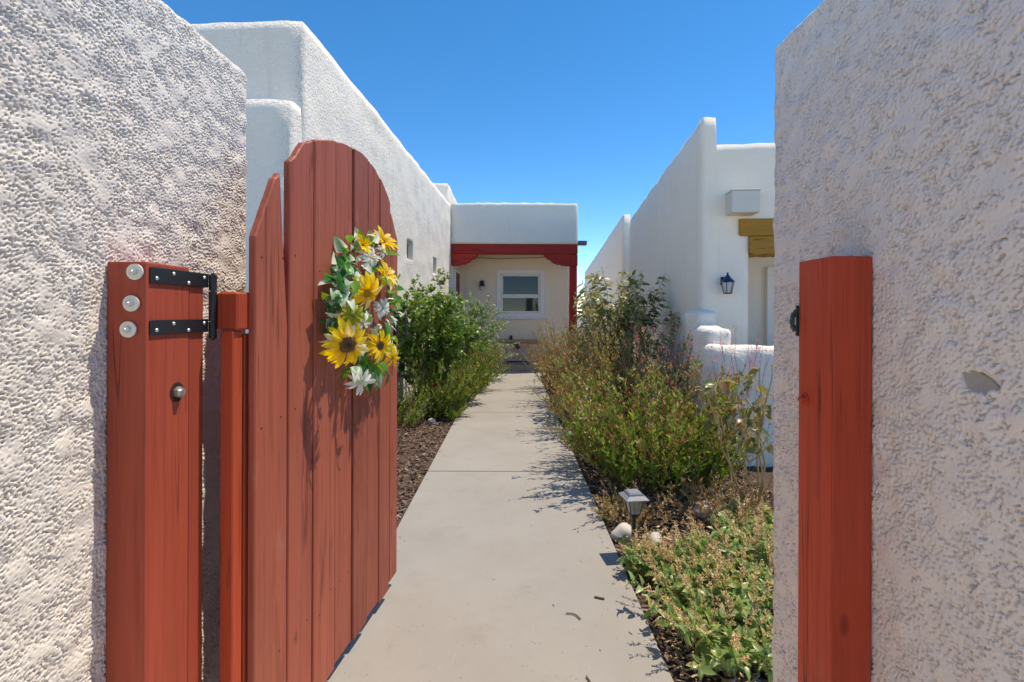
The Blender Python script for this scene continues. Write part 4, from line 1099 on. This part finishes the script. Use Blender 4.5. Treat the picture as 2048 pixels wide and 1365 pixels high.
# ------------------------------------------------------------------ bark mulch and litter
def chips(name, regions, cols, lmin, lmax, seed, zlift=0.0):
    g = np.random.default_rng(seed)
    Vt = np.array([[-.5, -.14, -.04], [.5, -.10, -.03], [.46, .13, -.04], [-.48, .11, -.03], [-.47, -.11, .05], [.45, -.08, .04], [.42, .10, .05], [-.45, .09, .04]])
    Ft = np.array([[0, 3, 2, 1], [4, 5, 6, 7], [0, 1, 5, 4], [1, 2, 6, 5], [2, 3, 7, 6], [3, 0, 4, 7]])
    Vs, Fs, Cs, n = [], [], [], 0
    for (x0, x1, y0, y1, k, pw_) in regions:
        x = g.uniform(x0, x1, k); y = y0 + (y1 - y0) * g.uniform(0, 1, k) ** pw_; z = -0.026 + zlift + g.uniform(0, 0.026, k)
        s = g.uniform(lmin, lmax, k)
        yaw = g.uniform(0, 2 * math.pi, k); pit = g.normal(0, 0.25, k); rol = g.normal(0, 0.4, k)
        cy, sy, cp, sp, cr, sr_ = np.cos(yaw), np.sin(yaw), np.cos(pit), np.sin(pit), np.cos(rol), np.sin(rol)
        Rm = np.stack([np.stack([cy * cp, cy * sp * sr_ - sy * cr, cy * sp * cr + sy * sr_], 1), np.stack([sy * cp, sy * sp * sr_ + cy * cr, sy * sp * cr - cy * sr_], 1), np.stack([-sp, cp * sr_, cp * cr], 1)], 1)
        wv = g.uniform(0.6, 1.6, (k, 1, 1)); VV = Vt[None] * np.concatenate([np.ones((k, 1, 1)), wv, np.ones((k, 1, 1))], 2)
        W = np.einsum('kij,kvj->kvi', Rm, VV) * s[:, None, None] + np.stack([x, y, z], 1)[:, None]
        Vs.append(W.reshape(-1, 3)); Fs.append((Ft[None] + (np.arange(k) * 8)[:, None, None]).reshape(-1, 4) + n); n += k * 8
        cc = np.array(cols)[g.integers(len(cols), size=k)] * g.uniform(0.7, 1.3, (k, 1)); Cs.append(np.repeat(cc, 8, axis=0))
    o = obj(name, np_mesh(np.concatenate(Vs), np.concatenate(Fs), name, np.concatenate(Cs)), M['chip'])
    return o
BARK = [(0.13, 0.085, 0.062), (0.20, 0.135, 0.10), (0.09, 0.055, 0.042), (0.27, 0.20, 0.155), (0.16, 0.10, 0.075)]
o = chips('bark_mulch', [(-1.85, -0.735, 2.2, 7.0, 7000, 1.0), (-1.7, -0.735, 7.0, 11.0, 1200, 1.0), (0.615, 2.0, 1.5, 5.0, 8000, 1.0), (0.615, 2.2, 5.0, 11.0, 2200, 1.0)], BARK, 0.018, 0.060, 5)
tag(o, 'brown bark mulch covering the planting beds', 'mulch', kind='stuff')
o = chips('dry_litter', [(1.0, 1.8, 2.7, 4.0, 1600, 1.0), (0.64, 1.1, 1.55, 2.2, 700, 1.0), (0.64, 1.0, 2.2, 3.4, 300, 1.0)], [(0.42, 0.31, 0.19), (0.50, 0.40, 0.27), (0.33, 0.22, 0.12)], 0.015, 0.05, 6, 0.006)
tag(o, 'straw coloured leaf litter among the stones', 'leaf litter', kind='stuff')

o = chips('path_litter', [(-0.70, -0.60, 2.3, 9.0, 60, 1.0), (0.50, 0.595, 1.7, 9.0, 130, 1.0), (-0.6, 0.5, 1.7, 9.0, 26, 1.0)], [(0.30, 0.22, 0.14), (0.16, 0.11, 0.07), (0.40, 0.32, 0.2)], 0.008, 0.024, 16)
for v_ in o.data.vertices: v_.co.z = 0.001 + max(0.0, v_.co.z + 0.03) * 0.12
tag(o, 'scattered crumbs of bark and leaf on the concrete walk', 'litter', kind='stuff')
# ------------------------------------------------------------------ stones, twigs
def stone(c, s, label, seed):
    g = random.Random(seed)
    bm = bmesh.new(); bmesh.ops.create_icosphere(bm, subdivisions=3, radius=1.0)
    ph = [g.uniform(0, 6) for _ in range(9)]
    for v in bm.verts:
        p = v.co.copy()
        k = 1 + 0.16 * math.sin(2.3 * p.x + ph[0]) * math.sin(2.7 * p.y + ph[1]) + 0.10 * math.sin(4.1 * p.z + ph[2] + 3 * p.x) + 0.05 * math.sin(8 * p.y + ph[3]) * math.sin(7 * p.x + ph[4])
        v.co = Vector((p.x * s[0] * k, p.y * s[1] * k, max(p.z, -0.45) * s[2] * k))
    o = obj('stone', bm_mesh(bm), M['stone'], smooth=True); o.location = (c[0], c[1], -0.03 + 0.40 * s[2]); o.rotation_euler = (0, 0, g.uniform(0, 6))
    return tag(o, label, 'stone', 'pale stones in the bed')
stone((0.700, 2.92), (0.075, 0.06, 0.06), 'pale rounded stone beside the foot of the square lamp', 1)
stone((0.86, 2.84), (0.05, 0.05, 0.045), 'small pale stone between the lamp post and the herbs', 2)
stone((1.30, 3.22), (0.085, 0.07, 0.075), 'upright white stone in front of the big green clump', 3)
stone((1.52, 3.02), (0.055, 0.05, 0.04), 'flat pale stone in the dry leaf litter', 4)
stone((0.645, 5.35), (0.06, 0.10, 0.05), 'pale stone at the walk edge under the yellowing sage', 5)
stone((1.05, 10.0), (0.10, 0.07, 0.06), 'white stone beside the small path light', 6)
stone((0.86, 10.02), (0.06, 0.05, 0.05), 'tiny white stone behind the small path light', 8)
stone((-1.0, 5.95), (0.06, 0.05, 0.04), 'grey stone in the mulch below the salvia', 7)
def twig(pts, r, label):
    o = obj('twig', tube(pts, r, 6), m_plain('twig_bark', (0.13, 0.085, 0.05), 0.9)); tag(o, label, 'twig', 'twigs on the walk'); return o
def gp(px, py, z=0.006):
    d = FPX * (EYE - z) / (py - 627); return Vector(((px - 1023) / FPX * d, d, z))
twig([gp(1133, 1226), gp(1146, 1227), gp(1154, 1230), gp(1162, 1238)], 0.0028, 'short curled brown twig lying on the concrete walk')
twig([gp(1174, 1352), gp(1180, 1360), gp(1186, 1372)], 0.0028, 'thin broken twig on the concrete walk near the herbs')
twig([gp(1190, 1193), gp(1203, 1196), gp(1210, 1197)], 0.0045, 'stubby dark twig on the walk beside the lamp shadow')

# ------------------------------------------------------------------ garden lights
def lamp_big():
    base = Vector((0.685, 2.66, 0.042))
    root = empty('garden_lamp', base, R(8)); root.scale = (0.82, 0.82, 0.82); tag(root, 'square solar garden lamp with stepped metal cap beside the walk', 'lamp')
    obj('stake', box_mesh(-0.012, 0.012, -0.012, 0.012, -0.16, 0.225, 0.002), M['dark_metal'], root)
    def frustum(z0, h0, z1, h1):
        bm = bmesh.new()
        a = [bm.verts.new((sx * h0, sy * h0, z0)) for sx, sy in ((-1, -1), (1, -1), (1, 1), (-1, 1))]
        b = [bm.verts.new((sx * h1, sy * h1, z1)) for sx, sy in ((-1, -1), (1, -1), (1, 1), (-1, 1))]
        bm.faces.new(a[::-1]); bm.faces.new(b)
        for i in range(4): bm.faces.new((a[i], a[(i + 1) % 4], b[(i + 1) % 4], b[i]))
        return bm
    obj('collar', bm_mesh(frustum(0.205, 0.016, 0.235, 0.032)), M['dark_metal'], root)
    obj('glass', bm_mesh(frustum(0.236, 0.030, 0.338, 0.049)), M['lamp_glass'], root)
    bm = bmesh.new()
    for sx in (-1, 1):
        for sy in (-1, 1): add_cyl(bm, (sx * 0.0315, sy * 0.0315, 0.234), (sx * 0.051, sy * 0.051, 0.339), 0.0035, n=6)
    obj('cage', bm_mesh(bm), M['dark_metal'], root)
    bm = frustum(0.339, 0.078, 0.347, 0.080)
    for (a, b, c2, d) in ((0.347, 0.079, 0.366, 0.050), (0.366, 0.050, 0.376, 0.048), (0.376, 0.046, 0.384, 0.040)):
        t = frustum(a, b, c2, d); me = bm_mesh(t); bm.from_mesh(me)
    obj('cap', bm_mesh(bm), M['solar'], root)
lamp_big()
sl = gp(1080, 752, 0.0); root = empty('path_light', (sl.x + 0.05, sl.y - 0.02, -0.03)); tag(root, 'small black stake path light by the porch landing', 'path light')
obj('stake', cyl_mesh((0, 0, 0), (-0.03, 0, 0.26), 0.012, n=8), M['dark_metal'], root)
obj('lens', cyl_mesh((-0.03, 0, 0.26), (-0.035, 0, 0.33), 0.022, 0.045, n=12), M['frost'], root)
obj('cap', cyl_mesh((-0.035, 0, 0.33), (-0.038, 0, 0.355), 0.052, 0.03, n=12), M['grey_metal'], root)

# ------------------------------------------------------------------ sunflower swag on the gate
sw = empty('flower_swag', GM @ Vector((0.72, -0.01, 1.02)), GA)
tag(sw, 'artificial sunflower and daisy swag hanging on the red gate', 'flower swag')
swi = sw.matrix_basis.inverted()
def to_world_gate(u, n, v): return GM @ Vector((u, -n, v))
def petal_mesh(w, cup, col_tip, col_base, m, n=5):
    bm_V = []; C = []
    prof = [(0, 0.25), (0.25, 0.75), (0.55, 1.0), (0.8, 0.75), (1.0, 0.08)]
    for (t, k) in prof:
        z = cup * (t ** 2) * -1 + 0.22 * math.sin(t * math.pi) * 0.5
        for s in (-1, 0, 1):
            bm_V.append((s * w / 2 * k, t, z + (0.10 * w if s else -0.06 * w)))
            C.append([a * (1 - t) + b * t for a, b in zip(col_base, col_tip)])
    V = np.array(bm_V); Q = []
    for i in range(len(prof) - 1):
        for s in range(2):
            a = i * 3 + s; Q.append([a, a + 1, a + 4, a + 3])
    me = np_mesh(V, np.array(Q), 'petal', np.array(C)); me.materials.append(m)
    me.polygons.foreach_set('use_smooth', [True] * len(me.polygons)); return me
YEL = [petal_mesh(0.34, 0.25, (0.92, 0.76, 0.05), (0.82, 0.54, 0.02), M['petal']), petal_mesh(0.30, 0.05, (0.90, 0.74, 0.08), (0.78, 0.52, 0.02), M['petal']), petal_mesh(0.32, 0.45, (0.90, 0.70, 0.04), (0.74, 0.44, 0.015), M['petal']), petal_mesh(0.34, 0.2, (0.90, 0.84, 0.52), (0.80, 0.62, 0.08), M['petal'])]
WHT = [petal_mesh(0.30, 0.15, (0.82, 0.83, 0.80), (0.70, 0.74, 0.66), M['petal']), petal_mesh(0.30, 0.35, (0.78, 0.80, 0.80), (0.62, 0.68, 0.56), M['petal'])]
LIM = [petal_mesh(0.40, 0.15, (0.46, 0.50, 0.06), (0.30, 0.36, 0.04), M['petal']), petal_mesh(0.40, 0.3, (0.42, 0.48, 0.05), (0.30, 0.36, 0.04), M['petal'])]
def leaf_tint(c, c2, tpl):
    V, T = tpl
    t = V[:, 1:2]; edge = np.abs(V[:, :1]) / np.abs(V[:, 0]).max()
    me = np_mesh(V, T, 'leaf', np.array(c) * (1 - edge) + np.array(c2) * edge); me.materials.append(M['petal'])
    return me
LT = leaf_tpl(0.55, 0.25, 0.28); LT2 = leaf_tpl(0.42, 0.25, 0.4)
SLV = [leaf_tint((0.05, 0.22, 0.06), (0.07, 0.28, 0.08), LT), leaf_tint((0.03, 0.13, 0.045), (0.06, 0.20, 0.05), LT2), leaf_tint((0.12, 0.30, 0.05), (0.18, 0.36, 0.07), LT), leaf_tint((0.20, 0.38, 0.20), (0.76, 0.86, 0.76), LT), leaf_tint((0.60, 0.72, 0.62), (0.86, 0.90, 0.86), LT2), leaf_tint((0.14, 0.22, 0.03), (0.20, 0.28, 0.04), LT)]
def disc_mesh(r, col, col2):
    bm = bmesh.new(); bmesh.ops.create_uvsphere(bm, u_segments=18, v_segments=9, radius=1.0)
    for v in bm.verts:
        k = 1 + 0.10 * random.uniform(-1, 1)
        v.co = Vector((v.co.x * r * k, v.co.y * r * k, v.co.z * r * 0.42 * k))
    me = bm_mesh(bm)
    ca = me.color_attributes.new('tint', 'FLOAT_COLOR', 'POINT')
    for i, v in enumerate(me.vertices):
        q = math.hypot(v.co.x, v.co.y) / r; cc = [a * (1 - q) + b * q for a, b in zip(col, col2)]; ca.data[i].color = (*cc, 1)
    me.materials.append(M['leaf_dry']); me.polygons.foreach_set('use_smooth', [True] * len(me.polygons)); return me
NW = (gn * 0.80 + Vector((0, -0.60, 0))).normalized()
def flower(name, px, py, n, r, petals, npet, facing=(0, 0, 0), rings=2, disc=0.3, dcol=((0.06, 0.03, 0.012), (0.24, 0.14, 0.07)), droop=0.25, arc=None):
    u, v = gate_uv(px, py, n)
    C = to_world_gate(u, n, v)
    N_ = (NW + Vector(facing)).normalized()
    q = N_.to_track_quat('Z', 'Y')
    fm = Matrix.Translation(C) @ q.to_matrix().to_4x4()
    head = obj('center', disc_mesh(r * disc, *dcol), None, sw); head.name = name
    head.matrix_parent_inverse = swi; head.matrix_basis = fm
    bpy.context.view_layer.update()
    for k in range(rings):
        for i in range(npet):
            a = 2 * math.pi * (i + 0.5 * k + random.uniform(-0.25, 0.25)) / npet
            tilt = random.uniform(-0.15, 0.45) + (0.35 if k == 1 else 0) - droop
            ln = r * (1 - disc * 0.55) * random.uniform(0.85, 1.12) * (1 if k == 0 else 0.82)
            m4 = Matrix.Rotation(a, 4, 'Z') @ Matrix.Translation((0, r * disc * 0.55, 0.001 * k)) @ Matrix.Rotation(tilt, 4, 'X') @ Matrix.Rotation(random.uniform(-0.35, 0.35), 4, 'Y') @ Matrix.Scale(ln, 4)
            o = bpy.data.objects.new('petal', random.choice(petals)); COL.objects.link(o); o.parent = head; o.matrix_basis = m4
    return head
# leaves first: a body of foliage behind the blooms
body = [(712, 490, .03), (735, 500, .05), (760, 505, .04), (700, 520, .04), (690, 540, .05), (680, 555, .05), (720, 530, .07), (760, 530, .07), (785, 560, .06), (675, 580, .05), (700, 575, .08), (785, 590, .07), (670, 610, .05), (690, 620, .07), (775, 610, .07), (745, 625, .08), (665, 640, .04), (780, 640, .06), (730, 655, .08), (760, 650, .08), (670, 665, .05), (700, 665, .06), (740, 735, .06), (720, 740, .05), (755, 745, .05), (765, 735, .05), (735, 715, .06), (780, 680, .05), (710, 555, .08), (665, 560, .04), (790, 620, .05), (705, 600, .08), (748, 560, .08), (725, 690, .06), (690, 590, .08)]
for (px, py, n) in body:
    for k in range(8):
        jx, jy = random.uniform(-8, 12) + (10 if px < 685 else 0), random.uniform(-14, 14)
        u, v = gate_uv(px + jx, py + jy, n)
        n2 = max(0.012, n * random.uniform(0.3, 1.0))
        C = to_world_gate(u, n2, v)
        wc = to_world_gate(0.74, 0.02, 1.40)
        outw = (C - wc); outw.z *= 0.6
        d = (outw.normalized() * 0.8 + NW * random.uniform(0.1, 0.7) + Vector((random.uniform(-.6, .6), random.uniform(-.6, .6), random.uniform(-.9, .4)))).normalized()
        left = px < 715 and 500 < py < 670
        pick = random.choice([0, 1, 3, 3, 4] if left and random.random() < 0.6 else [0, 1, 2, 2, 5, 3, 3, 4, 4])
        B = basis(np.array([[d.x, d.y, d.z]]), np.array([random.uniform(-0.8, 0.8)]))[0]
        # keep the upper side towards the viewer side of the gate
        if Vector(B[:, 2]).dot(NW) < 0: B[:, 0] *= -1; B[:, 2] *= -1
        s = random.uniform(0.042, 0.078)
        if (C + d * s - to_world_gate(0, 0, 0)).dot(gn) < 0.008: d = (d + gn * 0.8).normalized(); B = basis(np.array([[d.x, d.y, d.z]]), np.array([0.0]))[0]
        o = bpy.data.objects.new('leaf', SLV[pick]); COL.objects.link(o); o.parent = sw; o.matrix_parent_inverse = swi
        o.matrix_basis = Matrix.Translation(C) @ Matrix(B.tolist()).to_4x4() @ Matrix.Scale(s, 4)
flower('sunflower', 694, 690, .105, .092, YEL, 15, (0, -0.1, -0.25), 2, 0.36, droop=0.35)
flower('sunflower', 758, 692, .085, .078, YEL, 14, (0.3, 0.2, -0.1), 2, 0.32)
flower('sunflower', 783, 716, .060, .058, YEL, 12, (0.4, 0.2, -0.2), 2, 0.2, dcol=((0.4, 0.25, 0.02), (0.5, 0.3, 0.02)))
flower('sunflower', 762, 486, .060, .072, YEL, 13, (0.2, 0.1, 0.9), 2, 0.28, droop=-0.25)
flower('sunflower', 733, 588, .110, .085, YEL, 14, (0.1, 0.0, -0.5), 2, 0.22, dcol=((0.45, 0.25, 0.02), (0.5, 0.3, 0.02)), droop=0.7)
flower('sunflower', 768, 552, .095, .072, YEL, 13, (0.5, 0.3, 0.5), 2, 0.22, dcol=((0.45, 0.25, 0.02), (0.5, 0.3, 0.02)), droop=-0.1)
flower('sunflower', 722, 492, .060, .045, YEL, 10, (0.2, 0.0, 0.3), 2, 0.25, dcol=((0.45, 0.25, 0.02), (0.5, 0.3, 0.02)), droop=-0.4)
flower('daisy', 720, 765, .070, .060, WHT, 11, (0, -0.2, -0.2), 1, 0.16, dcol=((0.6, 0.55, 0.3), (0.6, 0.6, 0.4)), droop=0.2)
flower('daisy', 741, 516, .095, .050, WHT, 12, (0.0, 0, 0.3), 1, 0.16, dcol=((0.6, 0.5, 0.1), (0.6, 0.5, 0.2)))
flower('daisy', 764, 504, .085, .032, WHT, 10, (0.2, 0, 0.2), 1, 0.2, dcol=((0.5, 0.45, 0.1), (0.5, 0.45, 0.1)))
flower('daisy', 764, 618, .100, .045, WHT, 11, (0.2, 0, 0.1), 2, 0.16, dcol=((0.4, 0.35, 0.3), (0.4, 0.35, 0.3)))
flower('daisy', 725, 648, .100, .036, WHT, 8, (0.0, -0.2, -0.3), 1, 0.15, dcol=((0.5, 0.5, 0.3), (0.5, 0.5, 0.3)))
flower('daisy', 705, 630, .100, .046, LIM, 13, (0, -0.2, 0.1), 1, 0.22, dcol=((0.22, 0.25, 0.03), (0.28, 0.3, 0.05)))
# ------------------------------------------------------------------ faint contrail
c0 = at(1236, 270, 9000); c1 = at(1350, 178, 8200)
cm, cnt, cb, co = mat('contrail_ice')
tr = node(cnt, 'ShaderNodeBsdfTransparent'); ms = node(cnt, 'ShaderNodeMixShader'); ms.inputs[0].default_value = 0.07
cb.inputs['Base Color'].default_value = (0.9, 0.9, 0.9, 1)
cnt.links.new(tr.outputs[0], ms.inputs[1]); cnt.links.new(cb.outputs[0], ms.inputs[2]); cnt.links.new(ms.outputs[0], co.inputs[0])
o = obj('contrail', cyl_mesh(c0, c1, 8, 14, 8), cm); tag(o, 'faint thin white contrail high in the blue sky', 'contrail')
